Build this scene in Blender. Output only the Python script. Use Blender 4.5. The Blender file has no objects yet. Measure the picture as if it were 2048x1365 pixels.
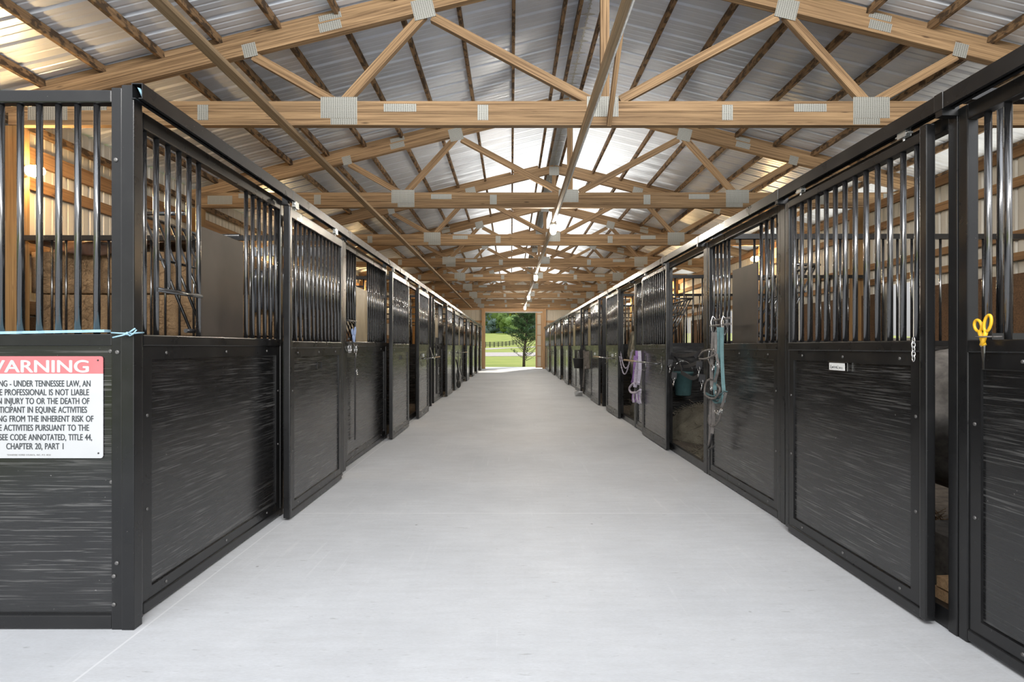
import bpy, bmesh, math, random
from mathutils import Vector, Matrix, noise as mnoise
random.seed(7)
S = bpy.context.scene
COL = S.collection
XC = .955
F, VX, VY, CH = 1120.0, 1022.0, 694.0, 1.28      # focal (px of a 2048 frame), vanishing point, eye height

# ------------------------------------------------------------------ camera, sky, sun, exposure
cam = bpy.data.cameras.new('camera'); camo = bpy.data.objects.new('camera', cam); COL.objects.link(camo)
camo.location = (0, 0, CH); camo.rotation_euler = (math.radians(90), 0, 0)
cam.sensor_width = 36; cam.lens = F / 2048 * 36
cam.shift_x = (1024 - VX) / 2048; cam.shift_y = (VY - 682.5) / 2048
cam.clip_end = 2000; S.camera = camo

w = bpy.data.worlds.new('sky'); S.world = w; w.use_nodes = True
nt = w.node_tree; nt.nodes.clear()
out = nt.nodes.new('ShaderNodeOutputWorld'); bg = nt.nodes.new('ShaderNodeBackground')
tc = nt.nodes.new('ShaderNodeTexCoord'); sep = nt.nodes.new('ShaderNodeSeparateXYZ')
nt.links.new(tc.outputs['Generated'], sep.inputs[0])
ramp = nt.nodes.new('ShaderNodeValToRGB')            # horizon to zenith
ramp.color_ramp.elements[0].color = (1.0, 1.0, 1.0, 1); ramp.color_ramp.elements[1].color = (0.82, 0.89, 1.0, 1)
nt.links.new(sep.outputs['Z'], ramp.inputs[0]); nt.links.new(ramp.outputs[0], bg.inputs['Color'])
glow = nt.nodes.new('ShaderNodeMapRange')            # hazy bright sky beyond the open end of the barn
glow.inputs['From Min'].default_value = 0.35; glow.inputs['From Max'].default_value = -1.0
glow.inputs['To Min'].default_value = 1.0; glow.inputs['To Max'].default_value = 1.75
high = nt.nodes.new('ShaderNodeMapRange')            # overcast-like sky: brighter overhead than at the horizon
high.inputs['From Min'].default_value = 0.0; high.inputs['From Max'].default_value = 1.0
high.inputs['To Min'].default_value = 0.25; high.inputs['To Max'].default_value = 1.1
mul = nt.nodes.new('ShaderNodeMath'); mul.operation = 'MULTIPLY'
nt.links.new(sep.outputs['Z'], high.inputs['Value']); nt.links.new(sep.outputs['Y'], glow.inputs['Value'])
nt.links.new(glow.outputs[0], mul.inputs[0]); nt.links.new(high.outputs[0], mul.inputs[1]); nt.links.new(mul.outputs[0], bg.inputs['Strength'])
nt.links.new(bg.outputs[0], out.inputs[0])

sun = bpy.data.lights.new('sun', 'SUN'); suno = bpy.data.objects.new('sun', sun); COL.objects.link(suno)
sun.energy = 3.8; sun.angle = math.radians(1.0); sun.color = (1.0, 0.93, 0.82)
sd = Vector((0.30, 0.75, 0.50)).normalized()         # towards the sun
suno.rotation_euler = sd.to_track_quat('Z', 'Y').to_euler(); suno.location = (30, 20, 30)

al = bpy.data.lights.new('daylight_at_open_end', 'AREA'); alo = bpy.data.objects.new('daylight_at_open_end', al); COL.objects.link(alo)  # added area fill standing in the open end, for streaks on the bars
al.shape = 'RECTANGLE'; al.size = 3.6; al.size_y = 2.8; al.energy = 65; al.color = (1.0, 0.98, 0.96)
alo.location = (0.2, -4.0, 1.8); alo.rotation_euler = (math.radians(104), 0, 0)

al2 = bpy.data.lights.new('daylight_through_gable', 'AREA'); alo2 = bpy.data.objects.new('daylight_through_gable', al2); COL.objects.link(alo2)  # added fill behind the camera, aimed up at the trusses and roof
al2.shape = 'RECTANGLE'; al2.size = 6.0; al2.size_y = 1.2; al2.energy = 500; al2.color = (1.0, 0.98, 0.95)
alo2.location = (0.9, -1.2, 4.3); alo2.rotation_euler = (math.radians(113), 0, 0)

vs = S.view_settings
vs.view_transform = 'Standard'; vs.look = 'None'; vs.gamma = 1; vs.use_curve_mapping = False; vs.exposure = 0.85

# ------------------------------------------------------------------ materials
def nmat(name):
    m = bpy.data.materials.new(name); m.use_nodes = True
    b = m.node_tree.nodes['Principled BSDF']; return m, m.node_tree, b
def N(nt, t, **kw):
    n = nt.nodes.new('ShaderNode' + t)
    for k, v in kw.items():
        if k in n.inputs: n.inputs[k].default_value = v
        else: setattr(n, k, v)
    return n
def coords(nt, scale=(1, 1, 1), rnd=True, kind='Object'):
    t = N(nt, 'TexCoord'); m = N(nt, 'Mapping'); m.inputs['Scale'].default_value = scale
    if rnd:
        oi = N(nt, 'ObjectInfo'); mu = N(nt, 'VectorMath', operation='SCALE'); mu.inputs[0].default_value = (37, 53, 71)
        nt.links.new(oi.outputs['Random'], mu.inputs['Scale'])
        ad = N(nt, 'VectorMath', operation='ADD'); nt.links.new(t.outputs[kind], ad.inputs[0]); nt.links.new(mu.outputs[0], ad.inputs[1])
        nt.links.new(ad.outputs[0], m.inputs[0])
    else: nt.links.new(t.outputs[kind], m.inputs[0])
    return m.outputs[0]
def tex(nt, vec, scale=5, detail=4, rough=.6, dist=0):
    n = N(nt, 'TexNoise'); n.inputs['Scale'].default_value = scale; n.inputs['Detail'].default_value = detail
    n.inputs['Roughness'].default_value = rough; n.inputs['Distortion'].default_value = dist
    nt.links.new(vec, n.inputs['Vector']); return n.outputs[0]
def rmp(nt, fac, stops):
    r = N(nt, 'ValToRGB'); e = r.color_ramp.elements
    while len(e) < len(stops): e.new(.5)
    for x, (p, c) in zip(e, stops):
        x.position = p; x.color = (*c, 1) if len(c) == 3 else c
    nt.links.new(fac, r.inputs[0]); return r.outputs[0]
def mix(nt, fac, a, b, blend='MIX'):
    m = N(nt, 'Mix', data_type='RGBA', blend_type=blend)
    for sock, v in ((m.inputs[0], fac), (m.inputs[6], a), (m.inputs[7], b)):
        if hasattr(v, 'is_output'): nt.links.new(v, sock)
        elif isinstance(v, (int, float)): sock.default_value = v
        else: sock.default_value = (*v, 1)
    return m.outputs[2]
def bump(nt, b, h, strength=.3, dist=.01):
    n = N(nt, 'Bump'); n.inputs['Strength'].default_value = strength; n.inputs['Distance'].default_value = dist
    nt.links.new(h, n.inputs['Height']); nt.links.new(n.outputs[0], b.inputs['Normal'])
def plain(name, c, rough=.5, metal=0, var=.12, scale=20, coat=0):
    m, nt, b = nmat(name); v = coords(nt); n = tex(nt, v, scale, 3)
    col = rmp(nt, n, [(.3, tuple(x * (1 - var) for x in c)), (.7, tuple(min(1, x * (1 + var)) for x in c))])
    nt.links.new(col, b.inputs['Base Color']); b.inputs['Roughness'].default_value = rough; b.inputs['Metallic'].default_value = metal
    if coat: b.inputs['Coat Weight'].default_value = coat
    return m
def wood(name, dark, light, stain=0.0, rough=.75):
    m, nt, b = nmat(name)
    v = coords(nt, (0.28, 17, 17)); g = tex(nt, v, 3.2, 8, .66, .7)
    v2 = coords(nt, (.25, 3, 3)); g2 = tex(nt, v2, 1.6, 3)
    c = rmp(nt, g, [(.36, tuple(x * .8 for x in dark)), (.5, tuple((x + y) / 2 for x, y in zip(dark, light))), (.64, light)])
    c = mix(nt, rmp(nt, g2, [(.35, (.0, .0, .0)), (.75, (.5, .5, .5))]), c, tuple(x * .55 for x in dark))
    v4 = coords(nt, (1.2, 5, 5)); kn = N(nt, 'TexVoronoi'); kn.inputs['Scale'].default_value = 1.3; nt.links.new(v4, kn.inputs['Vector'])
    c = mix(nt, rmp(nt, kn.outputs[0], [(.03, (.8, .8, .8)), (.09, (0, 0, 0))]), c, (.06, .03, .015))
    if stain:
        v3 = coords(nt, (5, 9, 9)); s = tex(nt, v3, 1.6, 3, .6)
        c = mix(nt, rmp(nt, s, [(.48, (0, 0, 0)), (.56, (stain,) * 3)]), c, (.035, .022, .014))
    nt.links.new(c, b.inputs['Base Color']); b.inputs['Roughness'].default_value = rough
    bump(nt, b, g, .25, .004); return m
def kick(name, axis):
    """black painted plywood, paint worn along the grain into thin pale streaks"""
    m, nt, b = nmat(name)
    sc = (3.0, 130, 130) if axis == 'X' else (130, 3.0, 130)
    v = coords(nt, sc); g = tex(nt, v, 1.0, 4, .6, .5)
    v2 = coords(nt, (1.6, 1.6, 2.6)); a = tex(nt, v2, 1.0, 4, .6)
    st = rmp(nt, g, [(.55, (0, 0, 0)), (.63, (1, 1, 1))]); ar = rmp(nt, a, [(.36, (.06,) * 3), (.70, (.9,) * 3)])
    k = mix(nt, 1.0, st, ar, 'MULTIPLY')
    c = mix(nt, k, (.0065, .0065, .0068), (.14, .137, .133))
    sp = tex(nt, coords(nt, (1, 1, 1)), 46, 2)
    c = mix(nt, rmp(nt, sp, [(.74, (0, 0, 0)), (.78, (.6,) * 3)]), c, (.3, .29, .28))
    du = tex(nt, coords(nt, (.9, .9, .7)), 1.7, 3)
    c = mix(nt, rmp(nt, du, [(.45, (0, 0, 0)), (.8, (.08,) * 3)]), c, (.14, .135, .13))
    nt.links.new(c, b.inputs['Base Color'])
    r = rmp(nt, g, [(.3, (.20,) * 3), (.7, (.34,) * 3)]); nt.links.new(r, b.inputs['Roughness'])
    b.inputs['Coat Weight'].default_value = .4; b.inputs['Coat IOR'].default_value = 1.7; b.inputs['Coat Roughness'].default_value = .2   # thick gloss paint
    b.inputs['Sheen Weight'].default_value = .16; b.inputs['Sheen Roughness'].default_value = .10; b.inputs['Sheen Tint'].default_value = (1, .97, .9, 1)   # pale sheen added for the doorway's reflection at grazing angles
    bump(nt, b, g, .16, .002); return m
def steel(name, c=.0085, rough=.25):
    m, nt, b = nmat(name); v = coords(nt, rnd=True); d = tex(nt, v, 90, 2)
    v2 = coords(nt); d2 = tex(nt, v2, 6, 3)
    col = mix(nt, rmp(nt, d, [(.74, (0, 0, 0)), (.79, (.5,) * 3)]), (c, c, c * 1.06), (.25, .24, .22))
    col = mix(nt, rmp(nt, d2, [(.5, (0, 0, 0)), (.8, (.06,) * 3)]), col, (.10, .095, .09))
    nt.links.new(col, b.inputs['Base Color']); b.inputs['Roughness'].default_value = rough
    nt.links.new(rmp(nt, d2, [(.3, (rough,) * 3), (.8, (rough + .15,) * 3)]), b.inputs['Roughness'])
    b.inputs['Specular IOR Level'].default_value = .4
    b.inputs['Coat Weight'].default_value = .15; b.inputs['Coat IOR'].default_value = 1.7; b.inputs['Coat Roughness'].default_value = .22
    b.inputs['Sheen Weight'].default_value = .10; b.inputs['Sheen Roughness'].default_value = .10; b.inputs['Sheen Tint'].default_value = (1, .95, .85, 1)  # same added sheen, tinted warm, for light reflected along the rails
    if rough < .25: b.inputs['Specular IOR Level'].default_value = 1.0; b.inputs['Coat Weight'].default_value = 1; b.inputs['Coat IOR'].default_value = 1.8; b.inputs['Coat Roughness'].default_value = .14
    return m
M = {}
M['steel'] = steel('black_painted_steel'); M['bar'] = steel('black_bar_gloss', .012, .2)
M['kickY'] = kick('worn_black_plywood_y', 'Y'); M['kickX'] = kick('worn_black_plywood_x', 'X')
M['beam'] = wood('truss_timber', (.175, .100, .046), (.46, .30, .16))
M['purlin'] = wood('stained_purlin', (.20, .115, .055), (.36, .23, .12), .85)
M['post'] = wood('wall_post_timber', (.26, .14, .05), (.42, .25, .10))
M['girt'] = wood('girt_timber', (.24, .125, .05), (.40, .225, .10))
M['lining'] = wood('brown_lining', (.10, .05, .02), (.19, .10, .045))
M['strip'] = wood('pale_strip', (.27, .185, .105), (.50, .37, .23))
M['newwood'] = wood('fresh_pine', (.46, .28, .14), (.62, .40, .22))
M['board'] = plain('dark_feed_board', (.032, .024, .019), .5, 0, .35, 3)
M['tan'] = plain('tan_feed_board', (.30, .235, .14), .4, 0, .15, 4)  # feed board colour brightened for the light it reflects
M['galv'] = plain('galvanised', (.55, .56, .55), .42, .75, .2, 30)
M['chrome'] = plain('bright_metal', (.72, .72, .72), .22, 1, .1, 30)
M['white'] = plain('white_enamel', (.49, .50, .51), .4, 0, .04, 4)
M['pink'] = plain('faded_red', (.52, .155, .165), .45, 0, .08, 6)
M['ink'] = plain('dark_ink', (.045, .05, .055), .6, 0, .05)
M['paper'] = plain('white_paper', (.8, .8, .78), .7, 0, .03)
M['yellow'] = plain('yellow_plastic', (.85, .47, .02), .35, 0, .06)
M['blueplastic'] = plain('grey_blue_plastic', (.26, .33, .50), .4, 0, .08)
M['teal'] = plain('faded_teal_webbing', (.09, .17, .18), .75, 0, .2)
M['leather'] = plain('worn_grey_leather', (.12, .108, .10), .55, 0, .35)
M['black'] = plain('black_webbing', (.022, .022, .024), .7, 0, .3)
M['purple'] = plain('purple_webbing', (.30, .17, .42), .75, 0, .25)
M['lilac'] = plain('pale_lilac_rope', (.45, .41, .50), .8, 0, .2, 60)
M['bucket'] = plain('teal_bucket', (.045, .095, .10), .45, 0, .15)
M['twine'] = plain('pale_blue_twine', (.28, .46, .56), .8, 0, .1)
M['tarp'] = plain('brown_tarp', (.085, .045, .03), .3, 0, .3, 5)
M['darktarp'] = plain('dark_grey_tarp', (.05, .055, .065), .25, 0, .4, 4)
M['greytarp'] = plain('grey_tarp', (.30, .32, .35), .3, 0, .2, 5)
M['hide'] = plain('grey_brown_sack', (.13, .115, .10), .75, 0, .45, 14)
M['rubber'] = plain('black_rubber', (.018, .018, .018), .6)
M['bolt'] = plain('dull_bolt', (.16, .155, .15), .45, .6, .3, 60)
def gusset():
    m, nt, b = nmat('gusset_plate'); v = coords(nt, (1, 1, 1), False)
    w1 = N(nt, 'TexWave', wave_type='BANDS', bands_direction='X'); w1.inputs['Scale'].default_value = 14; w1.inputs['Distortion'].default_value = 1.5
    w2 = N(nt, 'TexWave', wave_type='BANDS', bands_direction='Z'); w2.inputs['Scale'].default_value = 20; w2.inputs['Distortion'].default_value = 2
    nt.links.new(v, w1.inputs[0]); nt.links.new(v, w2.inputs[0])
    k = mix(nt, 1.0, w1.outputs[0], w2.outputs[0], 'MULTIPLY')
    c = rmp(nt, k, [(.12, (.40, .40, .37)), (.5, (.17, .17, .155))])
    nt.links.new(c, b.inputs['Base Color']); b.inputs['Metallic'].default_value = .25; b.inputs['Roughness'].default_value = .5
    bump(nt, b, k, .4, .003); return m
M['gusset'] = gusset()
def concrete():
    m, nt, b = nmat('broom_finished_concrete'); v = coords(nt, rnd=False)
    n1 = tex(nt, v, .9, 5, .65); n2 = tex(nt, coords(nt, (1.2, 7, 1), False), 3, 5, .7); n3 = tex(nt, coords(nt, (2.5, 14, 1), False), 4, 3)
    c = rmp(nt, n1, [(.3, (.49, .50, .515)), (.7, (.605, .615, .63))])
    c = mix(nt, rmp(nt, n2, [(.4, (0, 0, 0)), (.75, (.35,) * 3)]), c, (.40, .40, .40))
    c = mix(nt, rmp(nt, n3, [(.66, (0, 0, 0)), (.73, (.5,) * 3)]), c, (.22, .215, .21))
    vo = N(nt, 'TexVoronoi'); vo.inputs['Scale'].default_value = 2.3; nt.links.new(v, vo.inputs['Vector'])
    c = mix(nt, rmp(nt, vo.outputs[0], [(.012, (.8,) * 3), (.028, (0, 0, 0))]), c, (.17, .165, .16))
    n4 = tex(nt, coords(nt, (14, 60, 1), False), 3, 3, .7); c = mix(nt, rmp(nt, n4, [(.38, (.22,) * 3), (.6, (0, 0, 0))]), c, (.36, .36, .36))
    n5 = tex(nt, coords(nt, (3.2, 9, 1), False), 2.2, 6, .75, .8); c = mix(nt, rmp(nt, n5, [(.63, (0, 0, 0)), (.72, (.4,) * 3)]), c, (.27, .265, .26))
    br = N(nt, 'TexBrick', offset=0, squash=1); br.inputs['Scale'].default_value = 1; br.inputs['Mortar Size'].default_value = .006
    br.inputs['Brick Width'].default_value = 30; br.inputs['Row Height'].default_value = 3.66; br.inputs['Mortar Smooth'].default_value = .3
    br.inputs['Color1'].default_value = br.inputs['Color2'].default_value = (0, 0, 0, 1); br.inputs['Mortar'].default_value = (1, 1, 1, 1)
    mp = N(nt, 'Mapping'); mp.inputs['Location'].default_value = (1.67, -.64, 0); t2 = N(nt, 'TexCoord'); nt.links.new(t2.outputs['Object'], mp.inputs[0]); nt.links.new(mp.outputs[0], br.inputs[0])
    c = mix(nt, rmp(nt, br.outputs[0], [(0, (0, 0, 0)), (1, (.5,) * 3)]), c, (.72, .72, .72))
    n6 = tex(nt, coords(nt, (7, .35, 1), False), 3, 4, .6); n7 = tex(nt, coords(nt, (.7, .5, 1), False), 1.5, 3); c = mix(nt, mix(nt, 1.0, rmp(nt, n6, [(.60, (0, 0, 0)), (.68, (.32,) * 3)]), rmp(nt, n7, [(.45, (0, 0, 0)), (.65, (1, 1, 1))]), 'MULTIPLY'), c, (.70, .70, .70))
    nt.links.new(c, b.inputs['Base Color']); b.inputs['Roughness'].default_value = .62; b.inputs['Specular IOR Level'].default_value = .35
    bump(nt, b, n2, .15, .004); return m
M['concrete'] = concrete()
def sheet(name, c, metal, rough, var=.12):
    m, nt, b = nmat(name); v = coords(nt, (.4, .4, .4), False); n = tex(nt, v, 2, 4)
    nt.links.new(rmp(nt, n, [(.3, tuple(x * (1 - var) for x in c)), (.7, tuple(min(1, x * (1 + var)) for x in c))]), b.inputs['Base Color'])
    b.inputs['Metallic'].default_value = metal; b.inputs['Roughness'].default_value = rough; return m
M['roof'] = sheet('galvalume_roof', (.74, .79, .88), .25, .36)
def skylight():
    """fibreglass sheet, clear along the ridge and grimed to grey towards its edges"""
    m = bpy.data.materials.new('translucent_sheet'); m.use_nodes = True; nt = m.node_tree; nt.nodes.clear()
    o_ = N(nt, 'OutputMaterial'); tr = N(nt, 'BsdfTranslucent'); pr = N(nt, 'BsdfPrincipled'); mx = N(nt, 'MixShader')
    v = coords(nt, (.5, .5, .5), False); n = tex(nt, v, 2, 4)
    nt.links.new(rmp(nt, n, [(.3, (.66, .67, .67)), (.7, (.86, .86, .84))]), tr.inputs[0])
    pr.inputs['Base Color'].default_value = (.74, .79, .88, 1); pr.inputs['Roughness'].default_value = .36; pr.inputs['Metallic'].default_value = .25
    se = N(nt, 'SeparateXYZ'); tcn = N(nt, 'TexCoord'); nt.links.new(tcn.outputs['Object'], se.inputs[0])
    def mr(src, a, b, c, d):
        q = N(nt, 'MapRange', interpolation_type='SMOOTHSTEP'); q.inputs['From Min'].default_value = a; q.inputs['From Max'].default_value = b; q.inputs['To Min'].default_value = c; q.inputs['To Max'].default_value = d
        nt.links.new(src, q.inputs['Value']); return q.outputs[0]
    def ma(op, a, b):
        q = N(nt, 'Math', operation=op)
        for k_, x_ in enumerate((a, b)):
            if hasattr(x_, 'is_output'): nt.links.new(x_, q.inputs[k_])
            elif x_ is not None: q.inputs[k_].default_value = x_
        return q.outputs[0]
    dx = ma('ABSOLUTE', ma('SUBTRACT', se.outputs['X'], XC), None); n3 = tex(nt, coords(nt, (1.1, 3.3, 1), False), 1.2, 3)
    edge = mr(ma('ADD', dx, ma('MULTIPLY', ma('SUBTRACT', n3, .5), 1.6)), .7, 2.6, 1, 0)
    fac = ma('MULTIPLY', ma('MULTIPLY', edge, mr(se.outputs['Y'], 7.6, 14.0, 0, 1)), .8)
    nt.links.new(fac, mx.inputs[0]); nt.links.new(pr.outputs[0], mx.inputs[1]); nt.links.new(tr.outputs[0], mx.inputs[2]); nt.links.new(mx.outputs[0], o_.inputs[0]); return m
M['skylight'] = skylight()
M['siding'] = sheet('beige_siding', (.60, .56, .48), 0, .45, .06)
def hay(name, a, bb, rough=.9):
    m, nt, b = nmat(name); v = coords(nt, (20, 20, 34)); n = tex(nt, v, 3, 5, .75, 1.5); n2 = tex(nt, coords(nt), 4, 3)
    c = rmp(nt, n, [(.3, a), (.68, bb)]); c = mix(nt, rmp(nt, n2, [(.4, (0, 0, 0)), (.8, (.55,) * 3)]), c, tuple(x * .5 for x in a))
    nt.links.new(c, b.inputs['Base Color']); b.inputs['Roughness'].default_value = rough; bump(nt, b, n, .8, .03); return m
M['hay'] = hay('brown_hay', (.24, .135, .06), (.74, .49, .27)); M['straw'] = hay('pale_straw', (.20, .17, .12), (.50, .45, .34))
M['dirt'] = plain('stall_bedding', (.13, .105, .08), .95, 0, .4, 14)
def grass():
    m, nt, b = nmat('spring_grass'); v = coords(nt, (1, 1, 1), False); n = tex(nt, v, .22, 6, .7); n2 = tex(nt, v, 3.5, 4)
    c = rmp(nt, n, [(.3, (.115, .155, .020)), (.5, (.17, .21, .028)), (.72, (.25, .25, .06))])
    c = mix(nt, rmp(nt, n2, [(.35, (0, 0, 0)), (.75, (.45,) * 3)]), c, (.075, .12, .02))
    nt.links.new(c, b.inputs['Base Color']); b.inputs['Roughness'].default_value = .9; b.inputs['Specular IOR Level'].default_value = .1; return m
M['grass'] = grass(); M['yard'] = plain('white_gravel', (.58, .55, .48), .95, 0, .1, 3); M['gravel'] = plain('pale_gravel', (.23, .21, .205), .95, 0, .15, 3)
def leaf(name, a, bb, sc=.5):
    m, nt, b = nmat(name); n = tex(nt, coords(nt), sc, 4, .7)
    nt.links.new(rmp(nt, n, [(.35, a), (.65, bb)]), b.inputs['Base Color']); b.inputs['Roughness'].default_value = .8; b.inputs['Specular IOR Level'].default_value = .15
    return m
M['leafA'] = leaf('leaf_green', (.075, .13, .03), (.16, .235, .055)); M['leafB'] = leaf('leaf_bluegreen', (.07, .11, .095), (.13, .185, .15))  # blue-green leaves have distance haze mixed into their colour
M['leafC'] = leaf('leaf_yellow', (.30, .33, .03), (.50, .48, .07)); M['leafD'] = leaf('leaf_pale', (.15, .25, .07), (.26, .36, .12))
M['leafE'] = leaf('twig_brown', (.15, .13, .10), (.25, .21, .165)); M['cedar'] = leaf('cedar_green', (.018, .045, .02), (.07, .13, .045), 3)
M['bark'] = plain('bark', (.06, .048, .04), .9, 0, .3)
M['fence'] = plain('black_fence', (.012, .014, .016), .6)
def glowmat(name, c, s):
    m, nt, b = nmat(name); b.inputs['Base Color'].default_value = (1, .95, .85, 1)
    b.inputs['Emission Color'].default_value = (*c, 1); b.inputs['Emission Strength'].default_value = s; return m
M['walllamp'] = glowmat('lit_wall_jar', (1.0, .66, .30), 190)
M['lamp'] = glowmat('lit_jar', (1.0, .90, .75), 380)

# ------------------------------------------------------------------ mesh helpers
class MB:
    def __init__(s): s.v = []; s.f = []; s.sm = []
    def add(s, vs, fs, smooth=False):
        o = len(s.v); s.v += [tuple(p) for p in vs]; s.f += [tuple(i + o for i in f) for f in fs]; s.sm += [smooth] * len(fs); return s
    def box(s, x0, x1, y0, y1, z0, z1):
        if x0 > x1: x0, x1 = x1, x0
        if y0 > y1: y0, y1 = y1, y0
        if z0 > z1: z0, z1 = z1, z0
        return s.add([(x, y, z) for x in (x0, x1) for y in (y0, y1) for z in (z0, z1)],
                     [(0, 1, 3, 2), (4, 6, 7, 5), (0, 4, 5, 1), (2, 3, 7, 6), (0, 2, 6, 4), (1, 5, 7, 3)])
    def beam(s, p0, p1, w, t, up=(0, 0, 1)):
        p0, p1 = Vector(p0), Vector(p1); d = (p1 - p0).normalized(); u = Vector(up)
        if abs(d.dot(u)) > .98: u = Vector((0, 1, 0))
        a = d.cross(u).normalized(); b = a.cross(d).normalized()
        vs = [p + a * (t / 2) * i + b * (w / 2) * j for p in (p0, p1) for i in (-1, 1) for j in (-1, 1)]
        return s.add(vs, [(0, 1, 3, 2), (4, 6, 7, 5), (0, 4, 5, 1), (2, 3, 7, 6), (0, 2, 6, 4), (1, 5, 7, 3)])
    def tube(s, pts, r, n=8, closed=False, flat=None):
        """swept tube, or a flat strap when flat=(half width, half thickness, width direction)"""
        P = [Vector(p) for p in pts]; k = len(P); o = len(s.v); prev = None
        for i, p in enumerate(P):
            a = P[(i + 1) % k] if (closed or i < k - 1) else P[i]; b = P[i - 1] if (closed or i > 0) else P[i]
            d = (a - b).normalized()
            if flat: u = Vector(flat[2]) - d * d.dot(Vector(flat[2]))
            elif prev is not None: u = prev - d * d.dot(prev)
            else: u = Vector((.3, .2, 1)) - d * d.dot(Vector((.3, .2, 1)))
            if u.length < 1e-4: u = d.orthogonal()
            u.normalize(); prev = u; v = d.cross(u)
            if flat:
                for ca, cb in ((1, 1), (1, -1), (-1, -1), (-1, 1)): s.v.append(tuple(p + u * flat[0] * ca + v * flat[1] * cb))
            else:
                rr = r[i] if isinstance(r, (list, tuple)) else r
                for j in range(n):
                    t = 2 * math.pi * j / n; s.v.append(tuple(p + (u * math.cos(t) + v * math.sin(t)) * rr))
        m = 4 if flat else n
        for i in range(k if closed else k - 1):
            for j in range(m):
                a, b = o + i * m + j, o + i * m + (j + 1) % m; c, d = o + ((i + 1) % k) * m + (j + 1) % m, o + ((i + 1) % k) * m + j
                s.f.append((a, b, c, d)); s.sm.append(not flat)
        if not closed:
            s.f.append(tuple(o + j for j in reversed(range(m)))); s.f.append(tuple(o + (k - 1) * m + j for j in range(m))); s.sm += [False, False]
        return s
    def lathe(s, c, prof, n=20, axis=(0, 0, 1)):
        c = Vector(c); q = Vector((0, 0, 1)).rotation_difference(Vector(axis).normalized()); o = len(s.v)
        for r, z in prof:
            for j in range(n):
                t = 2 * math.pi * j / n; s.v.append(tuple(c + q @ Vector((r * math.cos(t), r * math.sin(t), z))))
        for i in range(len(prof) - 1):
            for j in range(n):
                s.f.append((o + i * n + j, o + i * n + (j + 1) % n, o + (i + 1) * n + (j + 1) % n, o + (i + 1) * n + j)); s.sm.append(True)
        s.f.append(tuple(o + j for j in reversed(range(n)))); s.f.append(tuple(o + (len(prof) - 1) * n + j for j in range(n))); s.sm += [False, False]
        return s
    def blob(s, c, rad, sub=3, amp=.12, freq=3, seed=0):
        bm = bmesh.new(); bmesh.ops.create_icosphere(bm, subdivisions=sub, radius=1); c = Vector(c)
        for v in bm.verts:
            k = 1 + amp * mnoise.noise(v.co * freq + Vector((seed * 7.1, seed * 3.3, 0)))
            v.co = Vector((v.co.x * rad[0] * k, v.co.y * rad[1] * k, v.co.z * rad[2] * k)) + c
        s.add([v.co for v in bm.verts], [[v.index for v in f.verts] for f in bm.faces], True); bm.free(); return s
    def build(s, name, mat, parent=None, bevel=0, origin=None):
        """one mesh object; vertices are given in world space and stored relative to the parent (or origin)"""
        o0 = Vector(origin) if origin is not None else (world_loc(parent) if parent else Vector((0, 0, 0)))
        me = bpy.data.meshes.new(name); me.from_pydata([tuple(Vector(p) - o0) for p in s.v], [], s.f)
        me.polygons.foreach_set('use_smooth', s.sm)
        if bevel:
            bm = bmesh.new(); bm.from_mesh(me)
            bmesh.ops.bevel(bm, geom=[e for e in bm.edges if len(e.link_faces) == 2 and e.calc_face_angle(0) > .6], offset=bevel, segments=2, affect='EDGES', profile=.6, clamp_overlap=True)
            bm.to_mesh(me); bm.free()
        me.materials.append(M[mat]); o = bpy.data.objects.new(name, me); COL.objects.link(o)
        if parent: o.parent = parent; o.location = o0 - world_loc(parent)
        else: o.location = o0
        return o
def world_loc(o):
    l = Vector(o.location)
    while o.parent: o = o.parent; l += Vector(o.location)
    return l
def tag(o, label, cat, group=None, kind=None):
    o['label'] = label; o['category'] = cat
    if group: o['group'] = group
    if kind: o['kind'] = kind
    return o
def thing(name, loc, label, cat, group=None):
    o = bpy.data.objects.new(name, None); o.empty_display_size = .1; COL.objects.link(o); o.location = loc
    return tag(o, label, cat, group)
def struct(o): o['kind'] = 'structure'; return o
_bars = {}
def bar(parent, x, y, z0, z1, r=.0135, name='bar', mat='bar'):
    k = (round(z1 - z0, 4), r, mat)
    if k not in _bars:
        mb = MB().lathe((0, 0, 0), [(r, 0), (r, z1 - z0)], 12); _bars[k] = mb.build(name, mat).data
        bpy.data.objects.remove([o for o in bpy.data.objects if o.data == _bars[k]][0])
    o = bpy.data.objects.new(name, _bars[k]); COL.objects.link(o); o.parent = parent
    o.location = Vector((x, y, z0)) - world_loc(parent); return o
def plank(name, mat, p0, p1, wd, th, parent=None, wdir=(0, 0, 1)):
    """a board whose own x axis runs along its length, so the grain does too"""
    p0, p1 = Vector(p0), Vector(p1); L = (p1 - p0).length; x = (p1 - p0).normalized(); z = Vector(wdir); z = (z - x * z.dot(x)).normalized(); y = z.cross(x)
    me = bpy.data.meshes.new(name); a = MB().box(-L / 2, L / 2, -th / 2, th / 2, -wd / 2, wd / 2); me.from_pydata(a.v, [], a.f); me.materials.append(M[mat])
    o = bpy.data.objects.new(name, me); COL.objects.link(o); c = (p0 + p1) / 2
    R = Matrix((x, y, z)).transposed().to_4x4()
    if parent: o.parent = parent; R.translation = c - world_loc(parent)
    else: R.translation = c
    o.matrix_local = R if parent else R
    if not parent: o.matrix_world = R
    return o
def copy_tree(o, parent=None):
    c = o.copy(); COL.objects.link(c)
    if parent: c.parent = parent
    for ch in list(o.children): copy_tree(ch, c)
    return c
ORD = ['first', 'second', 'third', 'fourth', 'fifth', 'sixth', 'seventh', 'eighth', 'ninth', 'tenth', 'eleventh', 'twelfth', 'thirteenth', 'fourteenth']
SIDE = {'L': 'on the warning sign side', 'R': 'on the scissors side'}

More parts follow.
